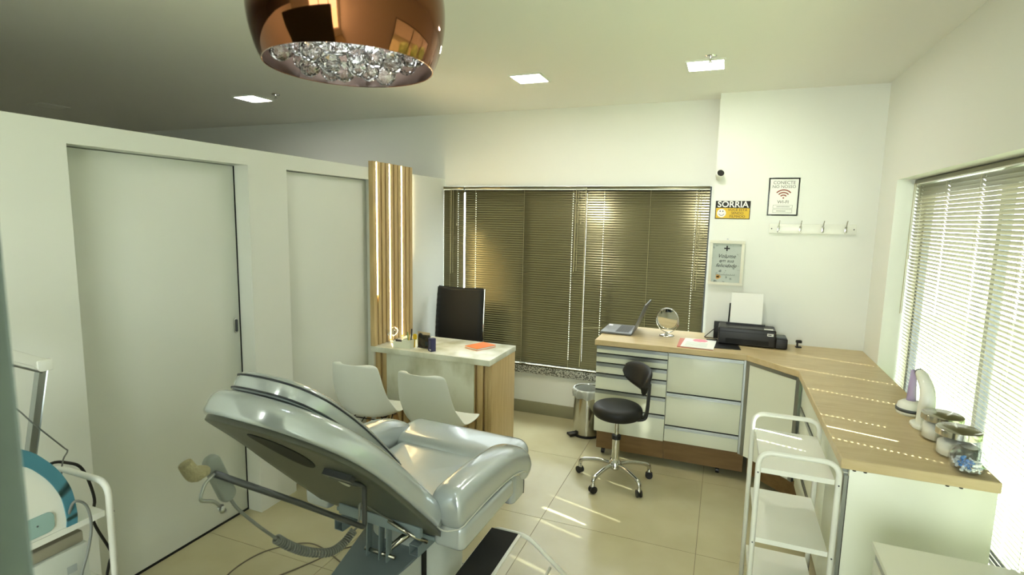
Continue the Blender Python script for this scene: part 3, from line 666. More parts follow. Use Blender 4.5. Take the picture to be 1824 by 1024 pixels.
b = B(); box(b, -.13, .13, .055, .08, .129, .14); obj('paper_feed', b, M_BLACK, pr, world=False)
at('printer_paper', obb(B(), (.175, 4.262, WT + .250), (.107, 0, 0), Vector((0, .026, .108)), (0, .0008, -.0002)), M_PAPER, 'blank white sheet standing in the printer feed', 'paper')
rt = thing('wifi_router', 'small black router with one upright antenna behind the printer', 'router', (.02, 4.3065, WT))
obj('body', box(B(), -.06, .06, -.014, .02, 0, .128, .004), M_BLACK, rt, world=False); obj('antenna', tube(B(), [(.04, -.004, .126), (.044, -.004, .275)], .0055, 10), M_BLACK, rt, world=False)
at('power_cable', tube(B(), smooth_path([(-.012, 4.20, WT + .12), (-.035, 4.23, WT + .085), (-.09, 4.27, WT + .02), (-.098, 4.28, WT + .004), (-.05, 4.275, WT + .004), (-.012, 4.24, WT + .004)]), .003, 8), M_BLACK, 'thin black cable looping behind the papers to the printer', 'cable')
wc = thing('webcam', 'small black webcam standing alone at the worktop back', 'webcam', (.527, 4.23, WT), math.radians(15))
obj('clip', box(B(), -.018, .018, -.014, .014, 0, .010, .002), M_BLACK, wc, world=False); obj('stem', box(B(), -.012, -.004, -.006, .006, .010, .034), M_BLACK, wc, world=False)
b = B(); box(b, -.017, .019, -.014, .014, .034, .054, .005); wh = obj('head', b, M_BLACK, wc, world=False)
b = B(); lathe(b, [(0, 0), (.006, 0), (.006, .002), (0, .002)], 12); b.transform(Matrix.Translation((.001, -.014, .044)) @ Matrix.Rotation(PI / 2, 4, 'X')); obj('lens', b, M_DARK, wh, world=False)
# facial steamer
fs_ = thing('facial_steamer', 'small white facial steamer with a curved neck by the window', 'steamer', (.855, 2.86, WT), math.radians(0))
b = B(); lathe(b, [(0, 0), (.055, 0), (.06, .012), (.052, .05), (.036, .062), (0, .064)], 24, (0, .09, 0)); obj('water_tank', b, M_ENAMEL, fs_, True, world=False)
b = B(); lathe(b, [(.0605, .016), (.0605, .03)], 24, (0, .09, 0)); obj('tank_band', b, M_GREYD, fs_, True, world=False)
tb_ = B(); tube(tb_, [(0, .10, .06), (0, .105, .14), (0, .107, .205)], .016, 12, radii=[.02, .016, .012]); obj('nozzle_stem', tb_, mat('lilac_plastic', rgb(176, 160, 200), .35), fs_, True, world=False)
b = B(); cushion(b, rrect(-.05, .05, -.16, -.04, .045), .02, .008); obj('foot', b, M_ENAMEL, fs_, True, world=False)
path = smooth_path([(0, -.10, .012), (0, -.10, .09), (0, -.10, .14), (0, -.07, .18), (0, -.01, .205), (0, .02, .212)], 6)
b = B(); tube(b, path, .026, 16, radii=[.034 - .014 * i / (len(path) - 1) for i in range(len(path))]); nk = obj('curved_neck', b, M_ENAMEL, fs_, True, world=False)
for k in range(9):
    p = path[16 + k] if 16 + k < len(path) else path[-1]
    b = B(); t_ = (path[min(17 + k, len(path) - 1)] - path[15 + k]).normalized(); tube(b, [p - t_ * .0012, p + t_ * .0012], .0262 - .0003 * k, 16); obj('neck_ring', b, M_WHITE, nk, True, world=False)
obj('neck_tip', tube(B(), [(0, .018, .2118), (0, .032, .214)], .019, 12), M_GREYD, fs_, True, world=False)
def jar(y, label, fill):
    t = thing('glass_jar', label, 'jar', (.872, y, WT), 0, 'glass jars with steel lids')
    obj('glass', lathe(B(), [(0, 0), (.062, 0), (.068, .006), (.068, .082), (.065, .086), (.0635, .082), (.0635, .008), (0, .006)], 36), M_JAR, t, True, world=False)
    b = B(); lathe(b, [(0, .0065), (.0615, .0085), (.0615, fill - .01), (.04, fill), (0, fill + .004)], 28)
    obj('cotton', b, M_FROST, t, True, world=False)
    obj('lid', lathe(B(), [(0, .111), (.066, .111), (.071, .107), (.0715, .084), (.0695, .084), (.0695, .105), (0, .106)], 40), M_STEEL, t, 40, world=False)
jar(2.63, 'glass jar of cotton with steel lid, further from the camera', .072); jar(2.462, 'glass jar of cotton with steel lid, behind the glass bowl', .06)
gv = thing('glass_bowl', 'round cut glass bowl with blue crystals at the worktop end', 'bowl', (.858, 2.315, WT))
b = B(); lathe(b, [(0, 0), (.03, 0), (.048, .012), (.057, .035), (.055, .062), (.04, .085), (.030, .092), (.027, .092), (.037, .083), (.051, .062), (.053, .036), (.045, .016), (.028, .005), (0, .004)], 26)
for v in b.verts:
    if v.co.z > .012:
        f = 1 + .022 * math.cos(13 * math.atan2(v.co.y, v.co.x)) * math.cos(v.co.z * 260); v.co.x *= f; v.co.y *= f
obj('glass', b, M_CUT, gv, 20, world=False)
for nm, m_, cnt, dx0 in (('blue_crystals', mat('blue_crystal', rgb(92, 160, 232), .15), 26, -.012), ('white_crystals', mat('white_crystal', rgb(232, 238, 242), .12), 70, 0.0)):
    b = B()
    for k in range(cnt):
        a = random.random() * 6.28; r = (.026 if dx0 else .044) * math.sqrt(random.random()); z = .010 + random.random() * .052 * (1 - r / .07); s = .0045 + random.random() * .003
        mtx = Matrix.Translation((dx0 + r * math.cos(a), dx0 + r * math.sin(a), z + .004)) @ Matrix.Rotation(random.random() * 3, 4, (random.random(), 1, random.random()))
        bmesh.ops.create_icosphere(b, subdivisions=1, radius=s, matrix=mtx)
    cr_ = obj(nm, b, m_, gv, 0, world=False); cr_['kind'] = 'stuff'

# ------------------------------------------------------------------ things on the wall pier
WY = PY
cm = thing('security_camera', 'small white wall camera with a black face above the sign', 'camera', (-.075, WY, 2.09))
b = B(); lathe(b, [(0, 0), (.022, 0), (.022, .008), (.008, .012), (.008, .03)], 20); b.transform(Matrix.Rotation(PI / 2, 4, 'X')); obj('bracket', b, M_ENAMEL, cm, True, world=False)
RC = Matrix.Translation((.004, -.035, .022)) @ Matrix.Rotation(math.radians(68), 4, 'X') @ Matrix.Rotation(math.radians(12), 4, 'Y')
b = B(); lathe(b, [(0, -.03), (.022, -.028), (.028, -.01), (.029, .028), (.026, .03), (0, .03)], 24); b.transform(RC); obj('housing', b, M_ENAMEL, cm, True, world=False)
b = B(); lathe(b, [(0, .0302), (.0245, .0302), (.0235, .032), (0, .032)], 24); b.transform(RC); obj('lens_face', b, M_BLACK, cm, world=False)
sg = thing('warning_sign', 'black and yellow smile sign reading SORRIA on the pier', 'sign', (.033, WY, 1.86))
obj('plate', box(B(), -.119, .119, -.003, 0, -.066, .066, .0005), M_INK, sg, world=False); obj('yellow_field', box(B(), -.114, .114, -.0036, -.003, -.061, .014), M_YELLOW, sg, world=False)
text('lettering', 'SORRIA', .062, M_PAPER, sg, (0, -.0038, .039), bold=.0012)
for k, s in enumerate(('VOCÊ ESTÁ', 'SENDO', 'FILMADO')): text('lettering', s, .0255, M_INK, sg, (.034, -.004, .000 - k * .0235))
b = B(); lathe(b, [(0, 0), (.031, 0), (.031, .0006), (0, .0006)], 28); b.transform(Matrix.Translation((-.075, -.0037, -.024)) @ Matrix.Rotation(PI / 2, 4, 'X')); sm_ = obj('smile_disc', b, M_PAPER, sg, world=False)
b = B()
for x in (-.085, -.066): lathe(b, [(0, 0), (.0045, 0), (.0045, .0004), (0, .0004)], 10, (x, .014, 0))
tube(b, [(-.075 + .019 * math.cos(a), -.0005 + .019 * math.sin(a) + .003, 0) for a in [PI * (1.12 + .76 * k / 10) for k in range(11)]], .0017, 5)
b.transform(Matrix.Translation((0, -.0044, -.024)) @ Matrix.Rotation(PI / 2, 4, 'X')); obj('smile_face', b, M_INK, sg, world=False)
wp = thing('wifi_notice', 'white framed notice with wireless symbol on the pier', 'notice', (.361, WY, 1.957), 0)
b = B(); box(b, -.099, .099, -.002, 0, -.133, .133); obj('sleeve', b, M_ACRYL, wp, world=False); obj('sheet', box(B(), -.092, .092, -.0028, -.0021, -.126, .126), M_PAPER, wp, world=False)
b = B()
for a in ((-.092, .092, .1235, .126), (-.092, .092, -.126, -.1235), (-.092, -.0895, -.1235, .1235), (.0895, .092, -.1235, .1235)): box(b, a[0], a[1], -.0034, -.0029, a[2], a[3])
obj('border', b, M_INKG, wp, world=False)
text('lettering', 'CONECTE', .031, M_INKG, wp, (.0, -.0036, .098)); text('lettering', 'NO NOSSO', .029, M_INKG, wp, (.0, -.0036, .07)); text('lettering', 'WI-FI', .032, M_INKG, wp, (.0, -.0036, -.037))
for k, r in enumerate((.024, .042, .06)):
    b = B(); tube(b, [(r * math.sin(a), r * math.cos(a), 0) for a in [(-.85 + 1.7 * q / 12) for q in range(13)]], .0042, 6); b.transform(Matrix.Translation((0, -.0036, -.012)) @ Matrix.Rotation(PI / 2, 4, 'X') @ Matrix.Scale(.15, 4, (0, 0, 1))); obj('wifi_arc', b, M_RED, wp, world=False)
b = B(); lathe(b, [(0, 0), (.0055, 0), (.0055, .0008), (0, .0008)], 14); b.transform(Matrix.Translation((0, -.0036, -.008)) @ Matrix.Rotation(PI / 2, 4, 'X')); obj('wifi_dot', b, M_RED, wp, world=False)
for z in (-.07, -.1):
    b = B()
    for a in ((-.062, .062, z + .0105, z + .012), (-.062, .062, z - .012, z - .0105), (-.062, -.0605, z - .0105, z + .0105), (.0605, .062, z - .0105, z + .0105)): box(b, a[0], a[1], -.0034, -.0029, a[2], a[3])
    box(b, -.04, .045 if z > -.08 else .02, -.0034, -.0029, z - .002, z + .001); obj('form_box', b, M_INKG, wp, world=False)
fr_ = thing('framed_quote', 'white framed grey print with black handwriting hanging on the pier', 'picture', (.014, WY, 1.47), 0)
b = B(); w, h, q = .120, .165, .021
for a in ((-w, w, h - q, h), (-w, w, -h, -h + q), (-w, -w + q, -h + q, h - q), (w - q, w, -h + q, h - q)): box(b, a[0], a[1], -.03, 0, a[2], a[3], .001)
obj('frame', b, mat('frame_white', rgb(216, 216, 202), .5), fr_, world=False)
obj('print', box(B(), -w + q, w - q, -.016, -.012, -h + q, h - q), mat('speckled_print', rgb(176, 186, 180), .5, noise=(34, rgb(112, 122, 118), .30, .40)), fr_, world=False)
text('lettering', '+', .075, M_INK, fr_, (.0, -.0168, .104), bold=.002)
for s, z, sz in (('Volume', .05, .040), ('em sua', .016, .036), ('felicidade', -.020, .038)): text('lettering', s, sz, M_INK, fr_, (0, -.0166, z), shear=.35)
text('lettering', '.', .04, M_INK, fr_, (0, -.0166, -.048))
b = B(); 
for k in range(11): tube(b, [(-.068 + k * .0125, 0, -.092), (-.064 + k * .0125, 0, -.080 - .004 * (k % 2)), (-.060 + k * .0125, 0, -.092)], .0011, 5)
b.transform(Matrix.Translation((0, -.0166, 0))); obj('signature_line', b, M_INKG, fr_, world=False)
b = B(); 
for a in (0, 2.1, 4.2): lathe(b, [(0, 0), (.012, 0), (.012, .0004), (0, .0004)], 10, (.008 * math.cos(a), .008 * math.sin(a), 0))
b.transform(Matrix.Translation((-.05, -.0164, -.105)) @ Matrix.Rotation(PI / 2, 4, 'X')); obj('orange_flower', b, mat('flower_tan', rgb(206, 160, 96), .6), fr_, world=False)
b = B(); lathe(b, [(0, 0), (.006, 0), (.006, .01), (0, .01)], 10); b.transform(Matrix.Translation((0, -.001, .176)) @ Matrix.Rotation(PI / 2, 4, 'X')); obj('hanger', b, M_ALU, fr_, world=False)
hr = thing('coat_rack', 'white wall board with four chrome coat hooks', 'coat rack', (.556, WY, 1.734), math.radians(0))
hr.rotation_euler = (0, math.radians(-.6), 0)
obj('board', box(B(), -.27, .27, -.016, 0, -.034, .034, .004), M_ENAMEL, hr, world=False)
for x in (-.255, .255):
    b = B(); lathe(b, [(0, 0), (.0045, 0), (.003, .002), (0, .002)], 10); b.transform(Matrix.Translation((x, -.016, 0)) @ Matrix.Rotation(PI / 2, 4, 'X')); obj('screw', b, M_GREYD, hr, world=False)
for k in range(4):
    x = -.21 + k * .139; b = B(); box(b, x - .008, x + .008, -.0195, -.0162, -.028, .018, .001)
    tube(b, smooth_path([(x, -.018, 0), (x, -.03, .012), (x + .001, -.038, .04), (x + .002, -.05, .058)], 4), .0032, 8); tube(b, smooth_path([(x, -.018, -.008), (x, -.032, -.022), (x, -.045, -.016), (x, -.05, -.004)], 4), .0032, 8)
    obj('hook', b, M_CHROME, hr, world=False)

# ------------------------------------------------------------------ pedal bin
bn = thing('pedal_bin', 'stainless steel pedal bin with a clear liner beside the drawers', 'bin', (-.975, 4.255, 0))
obj('body', lathe(B(), [(.10, .01), (.112, .02), (.112, .375), (.108, .375), (.108, .022), (0, .02)], 40, cap=False), M_STEEL, bn, 40, world=False)
obj('rim', lathe(B(), [(.112, .366), (.1155, .37), (.1155, .392), (.108, .396), (.106, .39), (.108, .37)], 40, cap=False), M_STEEL, bn, 40, world=False)
b = B(); N = 60; G = []
for i, (r, z) in enumerate(((.105, .20), (.106, .385), (.1165, .4), (.122, .38), (.124, .35), (.119, .328))):
    G.append([b.verts.new(((r + (.006 * math.sin(k * 1.7 + i) + .004 * math.sin(k * 3.1)) * (i > 2)) * math.cos(2 * PI * k / N), (r + (.006 * math.sin(k * 1.7 + i)) * (i > 2)) * math.sin(2 * PI * k / N), z + .006 * math.sin(k * .9) * (i > 3))) for k in range(N)])
for A, C in zip(G, G[1:]):
    for k in range(N): b.faces.new((A[k], A[(k + 1) % N], C[(k + 1) % N], C[k]))
obj('liner', b, M_BAG, bn, True, world=False)
obj('base_ring', lathe(B(), [(.0, 0), (.116, 0), (.116, .012), (.1, .014), (0, .014)], 40), M_BLACK, bn, 40, world=False)
d_ = Vector((-.72, -.69, 0)); b = B(); obb(b, d_ * .135 + Vector((0, 0, .016)), d_ * .03, Vector((-d_.y, d_.x, 0)) * .028, (0, 0, .006), .004); obj('pedal', b, M_BLACK, bn, world=False)

# ------------------------------------------------------------------ work stool
st = thing('work_stool', 'black round stool with backrest and chrome five star base', 'stool', (-.602, 3.535, 0))
bm = B(); cushion(bm, [(.165 * math.cos(2 * PI * k / 40), .165 * math.sin(2 * PI * k / 40)) for k in range(40)], .085, .036, lambda a, c, z: (a, c, z + .455), crown=.006); obj('seat', bm, M_BLKVINYL, st, True, world=False)
obj('gas_lift', lathe(B(), [(.0, .10), (.026, .10), (.026, .31), (.029, .312), (.029, .322), (.014, .324), (.014, .46)], 20), M_CHROME, st, 40, world=False)
obj('collar', lathe(B(), [(.0265, .30), (.031, .30), (.031, .325), (.0145, .326)], 20), M_BLACK, st, 40, world=False)
obj('hub', lathe(B(), [(0, .085), (.03, .085), (.044, .10), (.042, .135), (.028, .15), (0, .15)], 20), M_CHROME, st, 40, world=False)
for ang in (175, 247, 319, 31, 103):
    a = math.radians(ang); d = Vector((math.cos(a), math.sin(a), 0)); pz = lambda r, z: d * r + Vector((0, 0, z))
    l = obj('base_leg', tube(B(), smooth_path([pz(.02, .118), pz(.10, .125), pz(.19, .112), pz(.238, .098), pz(.25, .07)], 4), .014, 10, radii=None), M_CHROME, st, True, world=False)
    cb = B(); p = d * .25; t_ = Vector((-d.y, d.x, 0)).lerp(d, .3).normalized()
    for sgn in (-1, 1): tube(cb, [p + t_ * (.005 * sgn) + Vector((0, 0, .025)), p + t_ * (.017 * sgn) + Vector((0, 0, .025))], .025, 16)
    c_ = obj('caster', cb, M_BLACK, l, 40, world=False); cb = B(); tube(cb, [p + Vector((0, 0, .036)), p + Vector((0, 0, .075))], .013, 10, radii=[.017, .012]); obj('caster_stem', cb, M_CHROME, c_, 40, world=False)
# backrest: curved pad wrapping the rear of the seat
ba = math.radians(38); b = B(); U, V = 26, 10; Gf, Gb = [], []
def padp(u, v, off):
    a = ba + u * math.radians(54); hh = .080 * math.sqrt(max(.0, 1 - abs(u) ** (2.4 if u > 0 else 6))) + .004
    zc = .715 + .022 * u
    r = .185 + .02 * v + off
    return Vector((r * math.cos(a), r * math.sin(a), zc + v * hh))
for i in range(U + 1):
    u = -1 + 2 * i / U
    Gf.append([b.verts.new(padp(u, -1 + 2 * j / V, -.016 * math.sqrt(max(0, 1 - (-1 + 2 * j / V) ** 4)))) for j in range(V + 1)])
    Gb.append([b.verts.new(padp(u, -1 + 2 * j / V, .016 * math.sqrt(max(0, 1 - (-1 + 2 * j / V) ** 4)) + .001)) for j in range(V + 1)])
for i in range(U):
    for j in range(V):
        b.faces.new((Gf[i][j], Gf[i][j + 1], Gf[i + 1][j + 1], Gf[i + 1][j])); b.faces.new((Gb[i][j], Gb[i + 1][j], Gb[i + 1][j + 1], Gb[i][j + 1]))
    for j in (0, V): b.faces.new((Gf[i][j], Gb[i][j], Gb[i + 1][j], Gf[i + 1][j]))
for i in (0, U):
    for j in range(V): b.faces.new((Gf[i][j], Gf[i][j + 1], Gb[i][j + 1], Gb[i][j]))
bmesh.ops.recalc_face_normals(b, faces=b.faces[:]); obj('backrest', b, M_BLKVINYL, st, True, world=False)
d = Vector((math.cos(ba - .45), math.sin(ba - .45), 0)); tn = Vector((-d.y, d.x, 0)); b = B()
P_ = smooth_path([d * .06 + Vector((0, 0, .452)), d * .16 + Vector((0, 0, .452)), d * .192 + Vector((0, 0, .50)), d * .20 + Vector((0, 0, .70))], 4)
for A, C in zip(P_, P_[1:]):
    m_ = (A + C) / 2; v_ = (C - A) / 2; nn = v_.cross(tn).normalized(); obb(b, m_, v_ * 1.08, tn * .028, nn * .009)
obj('back_bracket', b, M_BLACK, st, world=False)

# ------------------------------------------------------------------ tube trolleys
def trolley(label, x0, x1, y0, y1, zs, zr, cat='trolley'):
    t = thing('tube_trolley', label, cat, ((x0 + x1) / 2, (y0 + y1) / 2, 0), 0, 'white tube trolleys'); r = .0105
    for y in (y0, y1): obj('end_frame', tube(B(), fillet([(x0, y, .05), (x0, y, zr), (x1, y, zr), (x1, y, .05)], .055, 8), r, 12), M_ENAMEL, t, True)
    for z in zs:
        b = B(); box(b, x0 + r, x1 - r, y0 + r, y1 - r, z - .003, z); w = .02
        box(b, x0 + r, x1 - r, y0 + r, y0 + r + .002, z - w, z - .003); box(b, x0 + r, x1 - r, y1 - r - .002, y1 - r, z - w, z - .003); box(b, x0 + r, x0 + r + .002, y0 + r + .002, y1 - r - .002, z - w, z - .003); box(b, x1 - r - .002, x1 - r, y0 + r + .002, y1 - r - .002, z - w, z - .003)
        s_ = obj('shelf', b, M_ENAMEL, t)
        for x in (x0, x1):
            for y, sg_ in ((y0, -1), (y1, 1)): obj('shelf_screw', tube(B(), [(x, y + sg_ * .009, z - .012), (x, y + sg_ * .0125, z - .012)], .003, 8), M_GREYD, s_)
    for x in (x0, x1):
        for y in (y0, y1):
            b = B(); tube(b, [(x - .009, y, .024), (x + .009, y, .024)], .024, 14); tube(b, [(x, y, .03), (x, y, .055)], .007, 8); obj('caster', b, M_BLACK, t)
    return t
trolley('white three shelf tube trolley in front of the window cabinets', .177, .452, 2.236, 2.70, (.815, .522, .228), .885)
trolley('white tube trolley at the left edge holding the blue device', -2.155, -1.862, .62, 1.098, (.772, .525, .24), .868)

# ------------------------------------------------------------------ left trolley equipment
dv = thing('treatment_device', 'white and teal bench device on the left trolley', 'device', (-2.0, .84, .773))
prof = [(.165, 0), (.167, .04), (.152, .135), (.10, .235), (.02, .305), (-.16, .335), (-.16, 0)]
def extr(b, pr_, x0, x1):
    A = [b.verts.new((x0, y, z)) for y, z in pr_]; C = [b.verts.new((x1, y, z)) for y, z in pr_]; n = len(pr_)
    for i in range(n): b.faces.new((A[i], A[(i + 1) % n], C[(i + 1) % n], C[i]))
    b.faces.new(A[::-1]); b.faces.new(C); bmesh.ops.recalc_face_normals(b, faces=b.faces[:]); return b
sm = [(p.y, p.z) for p in smooth_path([(0, a, c) for a, c in prof[:6]], 5)] + [(-.16, 0)]
obj('body', extr(B(), [(y * .9, z * .93) for y, z in sm], -.118, .125), M_ENAMEL, dv, 40, world=False)
hoop = [(p[0], p[1]) for p in sm[:-1]]; b = B()
for A, C in zip(hoop, hoop[1:]):
    vv = [b.verts.new(v) for v in ((-.12, A[0], A[1]), (.13, A[0], A[1]), (.13, C[0], C[1]), (-.12, C[0], C[1]), (-.12, A[0] * .82, A[1] * .84), (.13, A[0] * .82, A[1] * .84), (.13, C[0] * .82, C[1] * .84), (-.12, C[0] * .82, C[1] * .84))]
    for f in ((0, 1, 2, 3), (5, 4, 7, 6), (1, 5, 6, 2), (4, 0, 3, 7), (0, 4, 5, 1), (3, 2, 6, 7)): b.faces.new([vv[q] for q in f])
bmesh.ops.remove_doubles(b, verts=b.verts[:], dist=1e-5); bmesh.ops.recalc_face_normals(b, faces=b.faces[:]); obj('teal_hood', b, M_TEAL, dv, 40, world=False)
b = B(); cushion(b, rrect(-.11, .105, .01, .075, .02), .004, .0015, lambda a, c, z: (.1255 + z, a, c)); obj('control_panel', b, mat('pale_teal', rgb(150, 180, 176), .4), dv, world=False)
for k in range(2): obj('status_light', tube(B(), [(.1295, .03 + k * .03, .045), (.1305, .03 + k * .03, .045)], .003, 8), M_GREYD, dv, world=False)
bx2 = thing('control_unit', 'pale control unit with printed keys on the trolley middle shelf', 'device', (-2.0, .86, .526))
obj('case', box(B(), -.12, .12, -.17, .175, 0, .165, .004), mat('pale_grey_plastic', rgb(202, 208, 200), .4), bx2, world=False); obj('top_deck', box(B(), -.11, .112, -.165, .17, .1655, .205, .008), mat('taupe_plastic', rgb(150, 146, 128), .45), bx2, world=False)
for k in range(4):
    b = B(); box(b, .1203, .121, -.10 + k * .07, -.072 + k * .07, .085, .11); obj('key_print', b, mat('key_grey', rgb(160, 168, 166), .5), bx2, world=False)
cl = thing('cable_clamp', 'small grey metal clamp at the back of the left trolley', 'clamp', (-2.085, 1.075, .773))
b = B(); box(b, -.02, .02, -.018, .012, 0, .035, .003); obj('block', b, M_ALU, cl, world=False)
b = B(); tube(b, [(.022 * math.cos(q), 0, .058 + .022 * math.sin(q)) for q in [2 * PI * k / 16 for k in range(16)]], .005, 8, closed=True); obj('ring', b, M_ALU, cl, True, world=False)
mg = thing('magnifier_lamp', 'grey jointed lamp arm rising behind the left trolley', 'lamp', (-2.31, 1.0, 0))
b = B(); lathe(b, [(0, 0), (.11, 0), (.11, .02), (.03, .035), (0, .035)], 28); obj('floor_base', b, M_ENAMEL, mg, 40, world=False)
obj('post', tube(B(), [(0, 0, .03), (.0, 0, .60), (.105, .05, .90)], .012, 10), M_ENAMEL, mg, True, world=False)
obj('lower_arm', obb(B(), (.105, .0875, 1.055), Vector((0, .0285, .15)), (.011, 0, 0), (0, .013, 0), .003), M_ALU, mg, world=False)
obj('joint', obb(B(), (.105, .124, 1.221), (.014, 0, 0), (0, .024, 0), (0, 0, .020), .004), M_ENAMEL, mg, world=False)
obj('upper_arm', obb(B(), (.102, -.035, 1.318), Vector((.0, -.16, .092)), (.010, 0, 0), Vector((0, .009, .0155)), .003), M_ENAMEL, mg, world=False)
obj('upper_rod', tube(B(), [(.115, .112, 1.199), (.115, -.19, 1.370)], .004, 8), M_ALU, mg, True, world=False)
b = B(); lathe(b, [(.07, -.012), (.10, -.014), (.105, 0), (.10, .014), (.07, .012), (.07, -.012)], 32, (.11, -.295, 1.42), cap=False); obj('lens_ring', b, M_ENAMEL, mg, True, world=False)
b = B(); lathe(b, [(0, -.004), (.071, -.002), (.071, .002), (0, .004)], 32, (.11, -.295, 1.42)); obj('lens', b, M_GLASS, mg, True, world=False)
at('grey_wire', tube(B(), smooth_path([(-2.10, .90, 1.22), (-2.1, .979, 1.131), (-2.1, 1.027, 1.057), (-2.1, 1.105, .945), (-2.1, 1.117, .925), (-2.1, 1.10, .895), (-2.1, 1.088, .81)]), .0025, 6), M_CABLEG, 'thin grey wire crossing in front of the lamp arm', 'wire')
at('black_cable', tube(B(), smooth_path([(-2.176, 1.03, .74), (-2.176, 1.09, .865), (-2.176, 1.165, .845), (-2.176, 1.205, .795), (-2.176, 1.232, .675), (-2.176, 1.222, .588), (-2.176, 1.277, .425), (-2.176, 1.265, .385), (-2.176, 1.22, .2), (-2.176, 1.21, .007)]), .0055, 8), M_BLACK, 'thick black cable hanging behind the left trolley', 'cable')
at('probe_cable', tube(B(), smooth_path([(-1.88, .985, .80), (-1.85, .99, .856), (-1.846, 1.02, .83), (-1.842, 1.028, .76), (-1.838, 1.01, .68), (-1.838, .98, .58), (-1.84, .95, .30), (-1.84, .94, .008)]), .0042, 8), M_CABLEG, 'grey cable hanging down the front of the left trolley', 'cable')

# ------------------------------------------------------------------ copper pendant
LPX, LPY, LPZ = -.864, 1.114, 2.117
pn = thing('pendant_lamp', 'copper dome pendant lamp with hanging crystal balls', 'pendant lamp', (LPX, LPY, LPZ))
out = [(.196, 0), (.209, .03), (.221, .075), (.2255, .12), (.222, .165), (.207, .21), (.178, .25), (.13, .282), (.07, .30), (.03, .305)]
inn = [(r - .003, z - (.004 if z > .2 else 0)) for r, z in out][::-1]; lining = [(r - .0035, z + .001 - (.005 if z > .2 else 0)) for r, z in out]
obj('shade', lathe(B(), [(p.x, p.z) for p in smooth_path([(r, 0, z) for r, z in out], 3)] + [(p.x, p.z) for p in smooth_path([(r, 0, z) for r, z in inn], 3)] + [(.196, 0)], 72, cap=False), M_COPPER, pn, True, world=False)
obj('shade_lining', lathe(B(), [(p.x, p.z) for p in smooth_path([(r, 0, z) for r, z in lining], 3)], 72, cap=False), mat('brown_lining', rgb(62, 46, 34), .35, metal=.4), pn, True, world=False)
obj('cord', tube(B(), [(0, 0, .30), (0, 0, CZ - LPZ - .02)], .003, 8), M_BLACK, pn, world=False)
obj('ceiling_rose', lathe(B(), [(0, CZ - LPZ - .03), (.06, CZ - LPZ - .028), (.062, CZ - LPZ), (0, CZ - LPZ)], 28), M_COPPER, pn, True, world=False)
obj('crystal_plate', lathe(B(), [(0, .150), (.165, .150), (.165, .154), (0, .154)], 40), M_ENAMEL, pn, world=False)
for k in range(9):
    a = 2 * PI * k / 8 + .3; r = .11 if k else 0.0
    b = B(); lathe(b, [(0, .112), (.010, .114), (.013, .125), (.013, .149), (0, .15)], 14, (r * math.cos(a), r * math.sin(a), 0)); obj('bulb', b, M_BULB, pn, True, world=False)
b = B(); bmesh.ops.create_icosphere(b, subdivisions=2, radius=.0255); ball = obj('crystal_ball', b, M_CRYS, pn, 0, world=False)
spots = []
for ring, (rr, nn, zz) in enumerate(((.02, 1, .004), (.062, 6, .012), (.112, 10, .022), (.155, 13, .034), (.05, 5, .06), (.1, 9, .075))):
    for k in range(nn):
        a = 2 * PI * k / nn + ring * .37; spots.append((rr * math.cos(a), rr * math.sin(a), zz + .016 * math.sin(k * 2.4 + ring)))
ball.location = spots[0]
for k, s_ in enumerate(spots[1:]): inst(ball, pn, s_, (k * .7, k * 1.3, 0))
b = B()
for s_ in spots: tube(b, [(s_[0], s_[1], s_[2] + .02), (s_[0], s_[1], .15)], .0006, 4)
w_ = obj('crystal_wires', b, M_CHROME, pn, world=False); w_['kind'] = 'stuff'

# ------------------------------------------------------------------ treatment chair
tc_ = thing('treatment_chair', 'silver grey reclining treatment chair with padded armrests in the foreground', 'treatment chair', (-1.235, 1.746, 0), -.064)
def back_fn():
    N = 60; S = 1.08; pts = [(0.0, .55)]; ang = []
    for i in range(N):
        s = S * (i + .5) / N; a = math.radians(46.5 - 14 * max(0, min(1, (s - .5) / .5))); pts.append((pts[-1][0] - math.cos(a) * S / N, pts[-1][1] + math.sin(a) * S / N)); ang.append(a)
    def fn(x, s, t):
        s2 = max(-.05, s); i = max(0, min(N - 1, int(s2 / S * N))); f = s2 / S * N - i; a = ang[i]
        y = pts[i][0] + (pts[i + 1][0] - pts[i][0]) * f; z = pts[i][1] + (pts[i + 1][1] - pts[i][1]) * f
        return (x, y + math.sin(a) * t, z + math.cos(a) * t)
    return fn
BF = back_fn()
def back_outline(grow=0.0, m=72, s0=0.0):
    o = []; L = [(.318, s0), (.320, s0 + .1), (.322, .36), (.312, .54), (.288, .68), (.248, .785), (.19, .865), (.11, .918), (0, .935)]
    R_ = [(p.x, p.y) for p in smooth_path([(a, c, 0) for a, c in L], 5)]
    o = [(a, c) for a, c in R_] + [(-a, c) for a, c in R_[::-1][1:]]
    return [(a * (1 + grow / .32), c + (grow if c > .5 else 0)) for a, c in resample(o, m)]
bm = B(); cushion(bm, back_outline(0, 96, .085), .084, .040, BF, n=6, inner=6, rb=.014); bk = obj('backrest', bm, M_VINYL, tc_, True, world=False)
bm = B(); cushion(bm, back_outline(-.016, 96, 0.0), .016, .002, lambda x, s, t: BF(x, s, t - .0155), n=2, inner=6); rp = obj('rear_panel', bm, M_VINYLD, bk, True, world=False)
def ell(cx, cy, a, c, n=40): return [(cx + a * math.cos(2 * PI * k / n), cy + c * math.sin(2 * PI * k / n)) for k in range(n)]
bm = B(); cushion(bm, ell(-.01, .665, .085, .145), .004, .001, lambda x, s, t: BF(x, s, t - .0185), n=2, inner=4); obj('face_hole_plug', bm, mat('black_plug', rgb(26, 27, 23), .7), bk, True, world=False)
